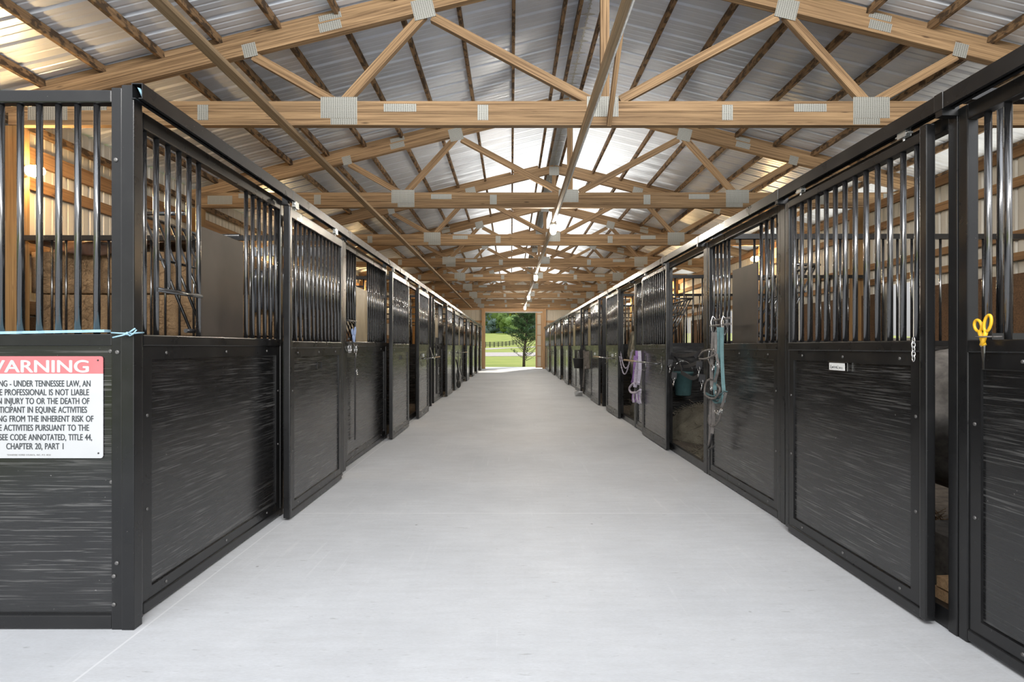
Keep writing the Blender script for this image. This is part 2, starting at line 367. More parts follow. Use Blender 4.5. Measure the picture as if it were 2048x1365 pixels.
# ------------------------------------------------------------------ setting: slab, ground, walls, roof
XL, XR, Y0, Y1 = -5.2, 5.72, 1.5, 32.6
RZ = 5.14; SL = .245          # ridge x, underside of top chord at the ridge, roof slope
def chord_z(x): return RZ - SL * abs(x - XC)
sl = MB().box(XL - .1, XR + .1, -8, 34.2, -.2, 0).build('floor', 'concrete'); struct(sl)
TY = [5.68 + 3.36 * k for k in range(-2, 9)]; TY[-1] = 32.5

def ribbed(name, mat, pt, u0, u1, pitch, prof, w0, w1):
    """pt(u, h, w) -> world; profile prof = [(fraction, height)] repeats along u"""
    mb = MB(); us = []
    k = 0
    while u0 + k * pitch < u1:
        for fr, h in prof:
            u = u0 + (k + fr) * pitch
            if u <= u1: us.append((u, h))
        k += 1
    us.append((u1, 0))
    vs = [pt(u, h, w_) for (u, h) in us for w_ in (w0, w1)]
    mb.add(vs, [(2 * i, 2 * i + 1, 2 * i + 3, 2 * i + 2) for i in range(len(us) - 1)]); return mb.build(name, mat)
RP = [(0, 0), (.16, 0), (.19, .004), (.24, .004), (.27, 0), (.45, 0), (.48, .004), (.53, .004), (.56, 0), (.78, 0), (.84, .02), (.93, .02), (.99, 0)]
zr = lambda x: chord_z(x) + .174 + .092
XE0, XE1 = -5.55, 6.95
RPI = .2286 * 1.33; GLARE0 = Y0 + RPI * 20; GLARE_HW = 2.9         # translucent sheets added along the ridge for roof glare and floor light
pt = lambda u, h, x: (x, u, zr(x) + h)
for nm, a, k, b in (('left', XE0, XC - GLARE_HW, XC), ('right', XE1, XC + GLARE_HW, XC)):
    struct(ribbed('ceiling_' + nm, 'roof', pt, Y0, GLARE0, RPI, RP, a, b)); struct(ribbed('ceiling_' + nm, 'roof', pt, GLARE0, Y1 + .5, RPI, RP, a, k))
    struct(ribbed('ceiling_skylight_' + nm, 'skylight', pt, GLARE0, Y1 + .5, RPI, RP, k, b))
rc = MB()
for s in (-1, 1): rc.beam((XC + s * .07, Y0, zr(XC) + .0), (XC + s * .07, Y1, zr(XC) + .0), .004, .14)
struct(rc.build('trim_1', 'galv'))
WP = [(0, 0), (.3, 0), (.33, .006), (.42, .006), (.45, 0), (.78, 0), (.84, .02), (.93, .02), (.99, 0)]
o = ribbed('wall_left', 'siding', lambda u, h, z: (XL - .04 - h, u, z), Y0, Y1, .2286, WP, -.05, 3.885); struct(o)
# wall on the open eave side, with a window opening in each bay
WINY = [(TY[i] + TY[i + 1]) / 2 + .66 - .46 for i in range(1, 10)]   # start of each opening, 0.92 m wide
ZW0, ZW1 = 1.41, 2.216
wr = MB()
def wr_strip(u0, u1, z0, z1):
    us = []; k = math.floor(u0 / .2286)
    us.append((u0, 0))
    while k * .2286 < u1:
        for fr, h in WP:
            u = (k + fr) * .2286
            if u0 < u < u1: us.append((u, h))
        k += 1
    us.append((u1, 0))
    wr.add([(XR + .04 + h, u, z) for u, h in us for z in (z0, z1)], [(2 * i, 2 * i + 2, 2 * i + 3, 2 * i + 1) for i in range(len(us) - 1)])
wr_strip(Y0, Y1, -.05, ZW0); wr_strip(Y0, Y1, ZW1, 3.55)
e = Y0
for y in WINY: wr_strip(e, y, ZW0, ZW1); e = y + .92
wr_strip(e, Y1, ZW0, ZW1); struct(wr.build('wall_right', 'siding'))
for i, y in enumerate(WINY):
    f = MB()
    f.box(XR - .01, XR + .06, y - .04, y, ZW0 - .04, ZW1 + .04); f.box(XR - .01, XR + .06, y + .92, y + .96, ZW0 - .04, ZW1 + .04)
    f.box(XR - .01, XR + .06, y, y + .92, ZW0 - .04, ZW0); f.box(XR - .01, XR + .06, y, y + .92, ZW1, ZW1 + .04)
    for k in range(1, 4): f.box(XR + .01, XR + .04, y + .23 * k - .012, y + .23 * k + .012, ZW0, ZW1)
    struct(f.build('window_%d' % (i + 1), 'siding'))
# end wall with the wide doorway
DX0, DX1, DZ = -1.5, 1.83, 3.30
def ew(x0, x1, z0, z1f):
    us = []; k = math.floor(x0 / .2286); us.append((x0, 0))
    while k * .2286 < x1:
        for fr, h in WP:
            u = (k + fr) * .2286
            if x0 < u < x1: us.append((u, h))
        k += 1
    us.append((x1, 0)); mb = endw
    mb.add([p for u, h in us for p in ((u, Y1 + .12 + h, z0), (u, Y1 + .12 + h, z1f(u)))], [(2 * i, 2 * i + 1, 2 * i + 3, 2 * i + 2) for i in range(len(us) - 1)])
endw = MB()
top = lambda x: zr(x) - .01
ew(XL, DX0, -.05, top); ew(DX0, XC, DZ, top); ew(XC, DX1, DZ, top); ew(DX1, XR + 1.1, -.05, top)
struct(endw.build('wall_back', 'siding'))
def gird(name, p0, p1, h, t, label, cat='girt', mat='girt'):
    o = plank(name, mat, p0, p1, h, t); tag(o, label, cat); return o
for i, (z, h) in enumerate([(3.35, .175), (3.045, .13), (2.35, .14), (1.7, .14)]):
    gird('wall_girt', (XL + .0, Y0, z), (XL + .0, Y1, z), h, .04, f'{ORD[i]} wooden girt down from the eave across the beige siding behind the hay')
for i, (z, h) in enumerate([(3.485, .125), (3.14, .11), (2.545, .095), (2.30, .09)]):
    gird('wall_girt', (XR - .0, Y0, z), (XR - .0, Y1, z), h, .04, f'{ORD[i]} wooden girt down from the open eave, on the wall with the stall windows')
gird('eave_purlin', (XL + .05, Y0, 3.62), (XL + .05, Y1, 3.62), .08, .06, 'stained eave timber along the top of the beige wall behind the hay', 'timber', 'purlin')
# plywood lining of the stalls along both outer walls
ln = MB(); ln.box(XR - .06, XR - .04, Y0, Y1, 0, ZW0 - .04); e = Y0
for y in WINY: ln.box(XR - .06, XR - .04, e, y - .04, ZW0 - .04, 2.10); e = y + .96
ln.box(XR - .06, XR - .04, e, Y1, ZW0 - .04, 2.10); struct(ln.build('trim_2', 'lining'))
struct(MB().box(XL + .03, XL + .05, Y0, Y1, 0, 1.6).build('trim_3', 'lining'))
# bedding on the stall floors
for i, (a, b) in enumerate([(XL + .06, -1.80), (2.04, XR - .07)]):
    struct(MB().box(a, b, 2.62 if i == 0 else -.9, Y1 - .1, -.01, .012).build('floor_stalls_%s' % ('left', 'right')[i], 'dirt'))
# door frame
for n, x in (('door_post', DX0 - .1), ('door_post', DX1 + .1)):
    o = plank(n, 'newwood', (x, Y1 - .02, 0), (x, Y1 - .02, 3.52), .2, .14, None, (1, 0, 0)); tag(o, 'squared timber doorpost at the far doorway, ' + ('warning sign side' if x < 0 else 'sliding door side'), 'post', 'newwood')
gird('door_header', (DX0 - .2, Y1, 3.42), (DX1 + .2, Y1, 3.42), .17, .08, 'pine header beam over the bright far doorway', 'beam', 'newwood')
struct(MB().box(DX0, DX1, Y1 + .02, Y1 + .1, 3.26, 3.325).build('trim_4', 'white'))
for i, z in enumerate((2.75, 2.1, 1.4, .7)):
    for j, (a, b) in enumerate(((XL, DX0 - .2), (DX1 + .2, XR))):
        gird('wall_girt', (a, Y1 + .07, z), (b, Y1 + .07, z), .12, .04, f'{ORD[i]} girt below the header on the end wall, ' + ('warning sign side' if j == 0 else 'sliding door side'), 'girt', 'newwood')
for i, z in enumerate((3.5, 3.75, 4.3)):
    gird('wall_girt', (XL + (0.2, .6, 2.2)[i], Y1 + .07, z), (XR - (0, .1, 1.2)[i], Y1 + .07, z), .14, .04, f'{ORD[i]} pine girt up from the doorway header in the gable', 'girt', 'newwood')
dr = thing('sliding_barn_door', (1.44, Y1 + .25, 0), 'beige sliding barn door with pine framing, slid mostly open at the far doorway', 'door')
ds = MB().box(1.44, 3.2, Y1 + .27, Y1 + .285, .05, 3.28); ds.build('panel', 'siding', dr)
for x in (1.49, 1.80, 2.6, 3.15): plank('stud', 'newwood', (x, Y1 + .235, .05), (x, Y1 + .235, 3.28), .09, .06, dr, (1, 0, 0))
for k in range(6): plank('rail', 'newwood', (1.54, Y1 + .24, .1 + .62 * k), (3.15, Y1 + .24, .1 + .62 * k), .05, .05, dr)

# ------------------------------------------------------------------ trusses
def make_truss(y, label):
    t = thing('roof_truss', (XC, y, 0), label, 'truss', 'wooden roof trusses across the barn')
    th = .076
    plank('bottom_chord', 'beam', (-5.1, y + th / 2, 3.597), (6.55, y + th / 2, 3.597), .134, th, t)
    plank('bottom_chord', 'beam', (-5.1, y + th / 2, 3.720), (6.6, y + th / 2, 3.720), .106, th, t)
    for s in (-1, 1):
        xe = (XC - 6.15) if s < 0 else 6.9
        plank('top_chord', 'beam', (XC, y + th / 2, RZ + .087), (xe, y + th / 2, chord_z(xe) + .087), .169, th, t)
        px = sorted(PURL_L if s < 0 else PURL_R)
        for a, b in zip(px, px[1:]):
            if b - a > .3:
                a_, b_ = a + .025, b - .025
                plank('blocking', 'beam', (a_, y + th / 2 + .015, chord_z(a_) + .174 + .042), (b_, y + th / 2 + .015, chord_z(b_) + .174 + .042), .08, .04, t)
        mx = lambda x: x if s < 0 else 2 * XC - x
        for (xa, za, xb, zb) in ((-.89, 4.67, -1.70, 3.78), (-.80, 4.64, .80, 3.79), (-2.62, 4.24, -1.80, 3.78)):
            plank('web', 'beam', (mx(xa), y + th / 2, za), (mx(xb), y + th / 2, zb), .089, .06, t)
        def plate(x0, x1, z0, z1, rot=0):
            cx, cz = (mx(x0) + mx(x1)) / 2, (z0 + z1) / 2
            o = MB().box(-abs(x1 - x0) / 2, abs(x1 - x0) / 2, -.003, 0, -(z1 - z0) / 2, (z1 - z0) / 2).build('gusset_plate', 'gusset')
            o.parent = t; o.location = Vector((cx, y, cz)) - Vector(t.location); o.rotation_euler = (0, rot * (-1 if s < 0 else 1), 0)
        plate(-1.93, -1.56, 3.60, 3.815); plate(-1.83, -1.56, 3.535, 3.598)
        plate(-3.18, -3.07, 3.58, 3.735); plate(-.34, -.23, 3.58, 3.735); plate(-1.29, -.96, 3.665, 3.745)
        tl = math.atan(SL)
        plate(-1.00, -.78, 4.61, 4.81, tl); plate(-2.72, -2.58, 4.22, 4.36, tl); plate(-1.95, -1.72, 4.49, 4.58, tl)
        plate(-1.95, -1.72, 4.60, 4.66, tl); plate(-4.9, -4.5, 3.58, 3.72); plate(-4.4, -4.1, 3.68, 3.755)
    plank('king_post', 'beam', (XC, y + th / 2, 3.775), (XC, y + th / 2, 5.15), .089, .06, t, (1, 0, 0))
    s = -1; o = MB().box(.77, 1.09, y - .003, y, 3.615, 3.82).build('gusset_plate', 'gusset', t)
    o = MB().box(XC - .11, XC + .11, y - .003, y, 5.08, 5.27).build('gusset_plate', 'gusset', t)
    return t
PURL_L = [.82, .63, .03, -.57, -1.17, -1.77, -2.37, -2.97, -3.56, -4.16, -4.77]
PURL_R = [1.10, 1.82, 2.43, 3.04, 3.65, 4.27, 4.88, 5.49, 6.10, 6.72]
tr0 = None
for i, y in enumerate(TY[1:]):
    lab = f'timber roof truss with grey gusset plates, {ORD[i - 1]} in view counted from the camera' if i else 'timber roof truss overhead, before the first one in view'
    if tr0 is None: tr0 = make_truss(y, lab)
    else:
        t = copy_tree(tr0); t.location.y = y; t['label'] = lab
for nm, lst, side in (('L', PURL_L, 'slope above the warning sign'), ('R', PURL_R, 'slope above the open eave')):
    for i, x in enumerate(lst):
        o = plank('roof_purlin', 'purlin', (x, Y0, chord_z(x) + .174 + .046), (x, Y1 + .4, chord_z(x) + .174 + .046), .086, .04)
        tag(o, f'stained roof purlin, {ORD[i]} from the ridge down the {side}', 'purlin', 'roof purlins')
o = plank('lateral_brace', 'strip', (-2.27, Y0, 3.508), (-2.27, Y1 - .5, 3.508), .04, .09)
tag(o, 'long pale timber brace under the trusses, over the warning sign side stall fronts', 'brace')
o = plank('lateral_brace', 'strip', (.735, Y0, 3.485), (.735, Y1 - .3, 3.485), .086, .04)
tag(o, 'long pale timber brace under the trusses carrying the aisle lamps', 'brace')
o = plank('diagonal_brace', 'beam', (.985, 5.64, 3.52), (.985, 4.0, 5.08), .075, .04)
tag(o, 'slanting timber strut from the first truss tie up towards the ridge', 'brace')
cd = MB(); cd.tube([(.775, Y0, 3.47), (.775, 30, 3.47)], .009, 8); tag(cd.build('lamp_conduit', 'galv'), 'thin metal conduit running along the lamp brace under the trusses', 'conduit')
for side, x in (('L', -5.09), ('R', 5.63)):
    for i, y in enumerate(TY[1:-1]):
        o = plank('wall_post', 'post', (x, y + .08, 0), (x, y + .08, 3.528), .15, .15, None, (1, 0, 0))
        tag(o, f'squared timber wall post under truss, {ORD[i]} along the ' + ('beige wall behind the hay' if side == 'L' else 'wall with stall windows'), 'post', 'wall posts')

# ------------------------------------------------------------------ lamps
def jar_lamp(loc, axis, label, s=1.0):
    a = Vector(axis); loc = Vector(loc); t = thing('jar_lamp', loc, label, 'lamp', 'lit jar lamps')
    MB().lathe(loc, [(.055 * s, 0), (.06 * s, .01), (.055 * s, .045 * s), (.048 * s, .05 * s)], 16, a).build('base', 'galv', t)
    MB().lathe(loc + a * .05 * s, [(.047 * s, 0), (.056 * s, .03 * s), (.056 * s, .1 * s), (.04 * s, .14 * s), (.015 * s, .155 * s)], 18, a).build('glass_jar', 'lamp' if axis[2] else 'walllamp', t)
    return t
for i, y in enumerate((9.75, 16.6, 23.3, 29.6)):
    jar_lamp((.735, y, 3.44), (0, 0, -1), f'lit jar lamp hanging under the aisle brace, {ORD[i]} from the camera')
for i, k in enumerate((2, 4, 6, 8)):
    jar_lamp((-5.01 + .0, TY[k] - .0 + .08, 3.09), (1, 0, 0), f'lit jar lamp on a beige wall post behind the hay, {ORD[i]} from the camera')
for i, k in enumerate((4, 6, 8)):
    jar_lamp((5.55, TY[k] + .08, 3.24), (-1, 0, 0), f'lit jar lamp on a post of the wall with stall windows, {ORD[i]} from the camera')

# ------------------------------------------------------------------ stall fronts
CFG = {'L': dict(x=-1.74, s=1, zk=1.338, zh=2.315, zt=2.392, ztop=2.462, dd=(.07, .12), dtop=2.312, drail=2.238, tk=(.04, .09), stile=2.316),
       'R': dict(x=1.97, s=-1, zk=1.31, zh=2.262, zt=2.33, ztop=2.40, dd=(.025, .07), dtop=2.282, drail=2.235, tk=(.02, .072), stile=2.304)}
def pbox(mb, c, d0, d1, y0, y1, z0, z1): return mb.box(c['x'] + c['s'] * d0, c['x'] + c['s'] * d1, y0, y1, z0, z1)
def bolts(c, parent, d, pts):
    for y, z in pts:
        x = c['x'] + c['s'] * d
        MB().lathe((x, y, z), [(.0085, 0), (.0085, .003), (.0045, .006)], 8, (c['s'], 0, 0)).build('bolt', 'bolt', parent)
def cladding(side, c, root, y0, y1, d, zk, near):
    """lower half: frame flanges round a plywood board, the mid rail and the bottom rail"""
    b = .004 if near else 0
    pbox(MB(), c, d - .045, d, y0, y1, 0.012, .062).build('bottom_rail', 'steel', root, b * 1.5)
    pbox(MB(), c, d - .045, d, y0, y1, zk - .055, zk).build('mid_rail', 'steel', root, b * 1.5)
    fl = MB()
    pbox(fl, c, d - .02, d - .008, y0 + .001, y1 - .001, .062, .118); pbox(fl, c, d - .02, d - .008, y0 + .001, y1 - .001, zk - .12, zk - .055)
    pbox(fl, c, d - .0201, d - .0081, y0 + .001, y0 + .075, .1, zk - .1); pbox(fl, c, d - .0201, d - .0081, y1 - .06, y1 - .001, .1, zk - .1)
    flange = fl.build('board_flange', 'steel', root)
    pbox(MB(), c, d - .038, d - .019, y0 + .03, y1 - .03, .062, zk - .055).build('kick_board', 'kickY', root)
    if near:
        pts = [(y0 + (y1 - y0) * k, z) for k in (.12, .5, .86) for z in (.09, zk - .088)] + [(y0 + .04, .5), (y0 + .04, .95), (y1 - .03, .55), (y1 - .03, .95)]
        bolts(c, flange, d - .009, pts)
def panel(side, y0, y1, label, feed=None, near=False, board_lit=False, sp=.0925, rack=False):
    c = CFG[side]; root = thing('stall_front_panel', (c['x'], y0, 0), label, 'stall panel', 'barred stall front panels'); b = .004 if near else 0
    for a in (y0, y1 - .05): pbox(MB(), c, -.05, .0, a, a + .05, .0, c['zt']).build('stile', 'steel', root, b * 1.5)
    pbox(MB(), c, -.0499, -.0001, y0 + .05, y1 - .05, c['zh'], c['zt']).build('top_rail', 'steel', root, b * 1.5)
    cladding(side, c, root, y0 + .05, y1 - .05, 0, c['zk'], near)
    x = c['x'] - c['s'] * .025
    f0, f1 = (feed if feed else (99, 99)); rung = None
    st = .0945; ys = [y0 + .09 + st * k for k in range(int((y1 - y0 - .13) / st) + 1)]
    lo = [y for y in ys if y < f0 - .004]
    o0, o1 = (lo[-5], lo[-1]) if (feed and near and side == 'L' and len(lo) >= 5) else (99, 99)
    for y in ys:
        if f0 - .004 < y < f1 + .01: continue
        z0 = c['zk'] if not (o0 + .01 < y < o1 - .01) else 1.565
        bar(root, x, y, z0, c['zh'])
    if feed:
        pbox(MB(), c, -.032, -.02, f0, f1, c['zk'], 1.965).build('feed_board', 'tan' if board_lit else 'board', root)
        if o0 < 90: MB().tube([(x + c['s'] * .008, o0 - .01, 1.565), (x + c['s'] * .008, o1 + .012, 1.565)], .012, 10).build('feed_rung', 'bar', root)
    if rack and feed:
        r = thing('hay_rack', (c['x'], f0, 1.3), label_rack[rack], 'hay rack'); s = c['s']
        a0, a1 = c['x'] - s * .09, c['x'] - s * .36; zq = 2.03 if side == 'L' else 1.9
        ya, yb = f0 - (.03 if side == 'L' else .3), f1 + .1
        q = MB(); q.tube([(a0, ya, zq), (a1, ya, zq), (a1, yb, zq), (a0, yb, zq)], .012, 8); q.build('rim', 'bar', r)
        MB().tube([(a0, ya, 1.37), (a0, yb, 1.37)], .012, 8).build('bottom_bar', 'bar', r)
        k = ya + .05
        while k < yb: MB().tube([(a0, k, 1.37), (a1, k, zq)], .008, 8).build('slanted_bar', 'bar', r); k += .13
        for zz in (.62,): MB().tube([(a0 + (a1 - a0) * zz, ya, 1.37 + (zq - 1.37) * zz), (a0 + (a1 - a0) * zz, yb, 1.37 + (zq - 1.37) * zz)], .008, 8).build('cross_bar', 'bar', r)
    return root
label_rack = {'L1': 'slatted black hay rack inside the stall beside the warning sign', 'R1': 'slatted black hay rack inside, behind the halter rack panel',
              'L2': 'slatted black hay rack behind the panel with blue scissors', 'R2': 'slatted black hay rack seen through the open stall with the bucket',
              'R0': 'slatted black hay rack inside the stall behind the yellow scissors'}
def trolley(c, parent, y, z):
    x = c['x'] + c['s'] * (c['dd'][0] + c['dd'][1]) / 2
    h = MB(); h.box(x - .012, x + .012, y - .045, y + .045, z + .03, z + .036); h.box(x - .014, x - .011, y - .03, y + .03, z + .02, z + .07); h.box(x + .011, x + .014, y - .03, y + .03, z + .02, z + .07)
    h.tube([(x, y, z - .04), (x, y, z + .05)], .006, 8); hg = h.build('roller_hanger', 'galv', parent); MB().lathe((x - .009, y, z + .058), [(.02, 0), (.02, .018)], 14, (1, 0, 0)).build('wheel', 'galv', hg)
def door(side, y0, y1, label, near=False, card=False):
    c = CFG[side]; d0, d1 = c['dd']; root = thing('sliding_stall_door', (c['x'] + c['s'] * d0, y0, 0), label, 'stall door', 'sliding stall doors'); b = .004 if near else 0
    pbox(MB(), c, d0, d1, y0, y0 + .042, .02, c['stile']).build('leading_stile', 'steel', root, b * 1.5)
    pbox(MB(), c, d0, d1 - .012, y1 - .05, y1, .03, c['dtop']).build('trailing_stile', 'steel', root, b * 1.5)
    pbox(MB(), c, d0, d1 - .008, y0 + .042, y1 - .05, c['drail'], c['dtop']).build('top_rail', 'steel', root, b * 1.5)
    zk = c['zk'] - .015 if side == 'L' else c['zk']
    cc = dict(c); cladding(side, cc, root, y0 + .042, y1 - .05, d1 - .006, zk, near)
    n = 13; st = (y1 - y0 - .092) / n; x = c['x'] + c['s'] * (d0 + d1) / 2 - c['s'] * .005
    for k in range(n): bar(root, x, y0 + .042 + st * (k + .5), zk, c['drail'])
    for k in (.13, .86): trolley(c, root, y0 + (y1 - y0) * k, c['dtop'])
    ym = y0 + (y1 - y0) * .52; dx = d1 - .02; zc = 1.12
    fr = MB()
    for (a, bb, z0, z1) in ((ym - .06, ym + .06, zc + .028, zc + .034), (ym - .06, ym + .06, zc - .034, zc - .028), (ym - .06, ym - .054, zc - .034, zc + .034), (ym + .054, ym + .06, zc - .034, zc + .034)):
        pbox(fr, c, dx - .004, dx + .004, a, bb, z0, z1)
    if not card: fr.build('card_holder', 'galv' if not near else 'steel', root)
    return root
def partition(side, y, label):
    c = CFG[side]; xa, xb = (XL + .06, c['x'] - .06) if side == 'L' else (c['x'] + .06, XR - .07)
    t = thing('stall_partition', ((xa + xb) / 2, y, 0), label, 'partition', 'barred stall partitions'); zt = 2.42
    MB().box(xa, xb, y - .025, y + .025, zt - .05, zt).build('top_rail', 'steel', t)
    MB().box(xa, xb, y - .025, y + .025, 1.29, 1.34).build('mid_rail', 'steel', t)
    MB().box(xa, xb, y - .02, y + .02, .02, 1.29).build('kick_board', 'kickX', t)
    n = int((xb - xa) / .142)
    for k in range(1, n): bar(t, xa + (xb - xa) * k / n, y, 1.34, zt - .05, .012)
    return t

# tracks along both stall fronts
for side, ya in (('L', 2.508), ('R', -.9)):
    c = CFG[side]; t = thing('door_track', (c['x'], ya, c['zt']), 'black steel track rail that the sliding doors hang from, ' + SIDE[side], 'track')
    x0, x1 = sorted((c['x'] + c['s'] * c['tk'][0], c['x'] + c['s'] * c['tk'][1]))
    q = MB(); w_ = .004
    q.box(x0, x1, ya, Y1 - .2, c['ztop'] - w_, c['ztop']); q.box(x0, x0 + w_, ya, Y1 - .2, c['zt'], c['ztop'] - w_); q.box(x1 - w_, x1, ya, Y1 - .2, c['zt'], c['ztop'] - w_)
    q.box(x0 + w_, x0 + .018, ya, Y1 - .2, c['zt'], c['zt'] + w_); q.box(x1 - .018, x1 - w_, ya, Y1 - .2, c['zt'], c['zt'] + w_); q.build('rail', 'steel', t)
    k = 0
    for y in ([4.25, 5.75, 7.6, 9.1, 11, 12.6, 14.2, 15.9, 19.2, 22.5, 25.9, 29.2] if side == 'L' else [2.46, 3.98, 5.68, 7.0, 8.95, 11, 12.2, 15.3, 18.6, 21.6, 24.8, 28.2]):
        MB().box(x0 - .003, x1 + .003, y, y + .05, c['zt'] - .003, c['ztop'] + .003).build('splice_sleeve', 'steel', t, .002)
        xb = c['x'] - c['s'] * .0
        MB().box(min(xb, x0), max(xb, x0) + .004, y + .005, y + .045, c['zt'] - .03, c['zt'] + .03).build('bracket', 'steel', t)
    if side == 'L':
        tw = MB().add([(x0 + .02, ya + .01, c['zt'] + .055), (x0 + .034, ya + .008, c['zt'] + .05), (x0 + .044, ya + .02, c['zt'] + .008), (x0 + .028, ya + .04, c['zt'] + .006)], [(0, 1, 2, 3), (3, 2, 1, 0)])
        tw.v += [tuple(Vector(p) + Vector((0, .006, 0))) for p in tw.v]; tw.f += [(4, 5, 6, 7), (0, 1, 5, 4), (2, 3, 7, 6)]; tw.sm += [False] * 3
        tag(tw.build('paper_scrap', 'twine'), 'pale teal scrap stuffed in the open end of the track rail', 'scrap')

# sign side, near to far
def post(side, y0, y1, label, ztop=None):
    c = CFG[side]; o = pbox(MB(), c, -.07, .03 if side == 'L' else .004, y0, y1, 0, ztop or c['zt']).build('stall_post', 'steel', None, .004, (c['x'], y0, 0)); return tag(o, label, 'post', 'black stall posts')
cp = thing('corner_post', (-1.73, 2.55, 0), 'black square corner post tied with pale blue twine, beside the warning sign', 'post')
MB().box(-1.757, -1.70, 2.525, 2.583, 0, 2.462).build('post_tube', 'steel', cp, .004)
CFG['L']['x'] = -1.74
panel('L', 2.60, 4.28, 'barred panel with dark feed board, first from the corner post ' + SIDE['L'], (3.18, 3.68), True, rack='L1')
door('L', 4.105, 5.435, 'closed barred sliding door, first from the corner post ' + SIDE['L'], True)
post('L', 5.70, 5.80, 'black stall post between first door and blue scissors panel ' + SIDE['L'])
panel('L', 5.86, 7.85, 'barred panel with blue scissors hung on its rail ' + SIDE['L'], (6.34, 6.86), True, True, rack='L2')
door('L', 7.66, 8.98, 'barred sliding door just beyond the blue scissors panel ' + SIDE['L'], True)
post('L', 9.02, 9.08, 'black stall post at the first open doorway ' + SIDE['L'])
door('L', 9.86, 11.12, 'sliding door slid back with a blanket bar and lead chain ' + SIDE['L'])
panel('L', 10.45, 12.02, 'panel partly hidden by a slid back door with blanket bar ' + SIDE['L'], (11.35, 11.9), board_lit=True)
post('L', 12.05, 12.11, 'black stall post beside the hanging black lead rope ' + SIDE['L'])
panel('L', 12.65, 14.3, 'panel between the black lead rope and the fourth door ' + SIDE['L'], (13.0, 13.5), board_lit=True)
door('L', 14.26, 15.62, 'fourth sliding door, closed, wide stile towards the camera ' + SIDE['L'])
post('L', 15.68, 15.75, 'black stall post just beyond the fourth door ' + SIDE['L'])
door('L', 16.2, 17.5, 'fifth sliding door, next to the hanging grooming tools ' + SIDE['L'])
panel('L', 17.6, 20.6, 'panel behind the hanging black tools and round pan ' + SIDE['L'], (18.6, 19.2), board_lit=True)
for i, y in enumerate((20.65, 23.75, 26.8, 29.9)):
    door('L', y, y + 1.3, f'{ORD[5 + i]} sliding door counted from the corner post ' + SIDE['L'])
    y2 = min(y + 3.05, 32.45); panel('L', y + 1.4, y2, f'panel just beyond the {ORD[5 + i]} sliding door ' + SIDE['L'])
for i, y in enumerate((5.74, 9.05, 12.4, 15.76, 19.1, 22.4, 25.8, 29.2)):
    partition('L', y, f'barred partition between stalls, {ORD[i]} from the camera ' + SIDE['L'])

# scissors side
panel('R', .55, 2.468, 'panel at the picture edge holding the yellow scissors', (1.0, 1.5), True, rack='R0')
post('R', 2.469, 2.519, 'black door jamb post beside the dark gap and the yellow scissors panel')
door('R', 2.565, 3.905, 'large barred sliding door with a handwritten name card', True, True)
post('R', 4.02, 4.085, 'black stall post between the name card door and the halter rack panel')
panel('R', 4.09, 5.615, 'barred panel with dark feed board and halters hanging on its rack', (4.53, 5.03), True, rack='R1')
post('R', 5.62, 5.72, 'black stall post with hanging grey halters beside the open stall doorway')
door('R', 6.86, 8.185, 'slid back door with blanket bar just beyond the open stall with the bucket', True)
panel('R', 7.0, 8.86, 'panel mostly hidden behind the slid back door with blanket bar, past the bucket', (7.5, 7.95), board_lit=True, rack='R2')
post('R', 8.87, 8.94, 'black stall post with the purple halter hanging on it')
door('R', 9.94, 11.265, 'slid back door just beyond the looped white chains')
panel('R', 10.05, 11.45, 'panel hidden behind the door beyond the looped white chains', (10.4, 10.9), board_lit=True)
post('R', 12.02, 12.1, 'black stall post at the far side of the dark gap past the chains')
door('R', 12.16, 13.475, 'sliding door next to the hanging dark bridles ' + SIDE['R'])
panel('R', 13.6, 15.15, 'panel with the dark bundle of bridles hung before it ' + SIDE['R'], (14.0, 14.45), board_lit=True)
door('R', 15.32, 16.66, 'sliding door behind the black bucket and steel bowl ' + SIDE['R'])
panel('R', 16.75, 18.5, 'panel just beyond the door with the black bucket ' + SIDE['R'], (17.4, 17.9), board_lit=True)
post('R', 15.18, 15.26, 'black stall post beside the steel bowl on the floor')
for i, y in enumerate((18.67, 21.6, 24.8, 28.1)):
    door('R', y, y + 1.31, f'{ORD[5 + i]} sliding door counted from the camera ' + SIDE['R'])
    panel('R', y + 1.4, (21.4, 24.6, 27.9, 32.4)[i], f'panel just beyond the {ORD[5 + i]} sliding door ' + SIDE['R'], (y + 1.8, y + 2.2), board_lit=True)
for i, y in enumerate((2.49, 5.67, 8.91, 12.05, 15.22, 18.57, 21.5, 24.7, 28.0)):
    partition('R', y, f'barred partition between stalls, {ORD[i]} from the camera ' + SIDE['R'])
# sills under the open stall doorways
for side, a, b, lab in (('R', 2.52, 4.02, 'black sill board under the dark gap by the name card door'), ('R', 5.72, 6.99, 'black sill board across the open stall doorway with the bucket'), ('R', 8.95, 10.04, 'black sill board under the looped white chains'), ('L', 9.09, 10.44, 'black sill board across the first open doorway on the warning sign side')):
    c = CFG[side]; o = pbox(MB(), c, -.05, -.005, a, b, .0, .09).build('door_sill', 'steel', None, .003, (c['x'], a, 0)); tag(o, lab, 'sill')
    o = pbox(MB(), c, -.05, -.002, a, b, c['zh'], c['zt']).build('door_header', 'steel', None, .003, (c['x'], a, c['zh'])); tag(o, lab.replace('sill board', 'steel header').replace('under', 'above'), 'header')

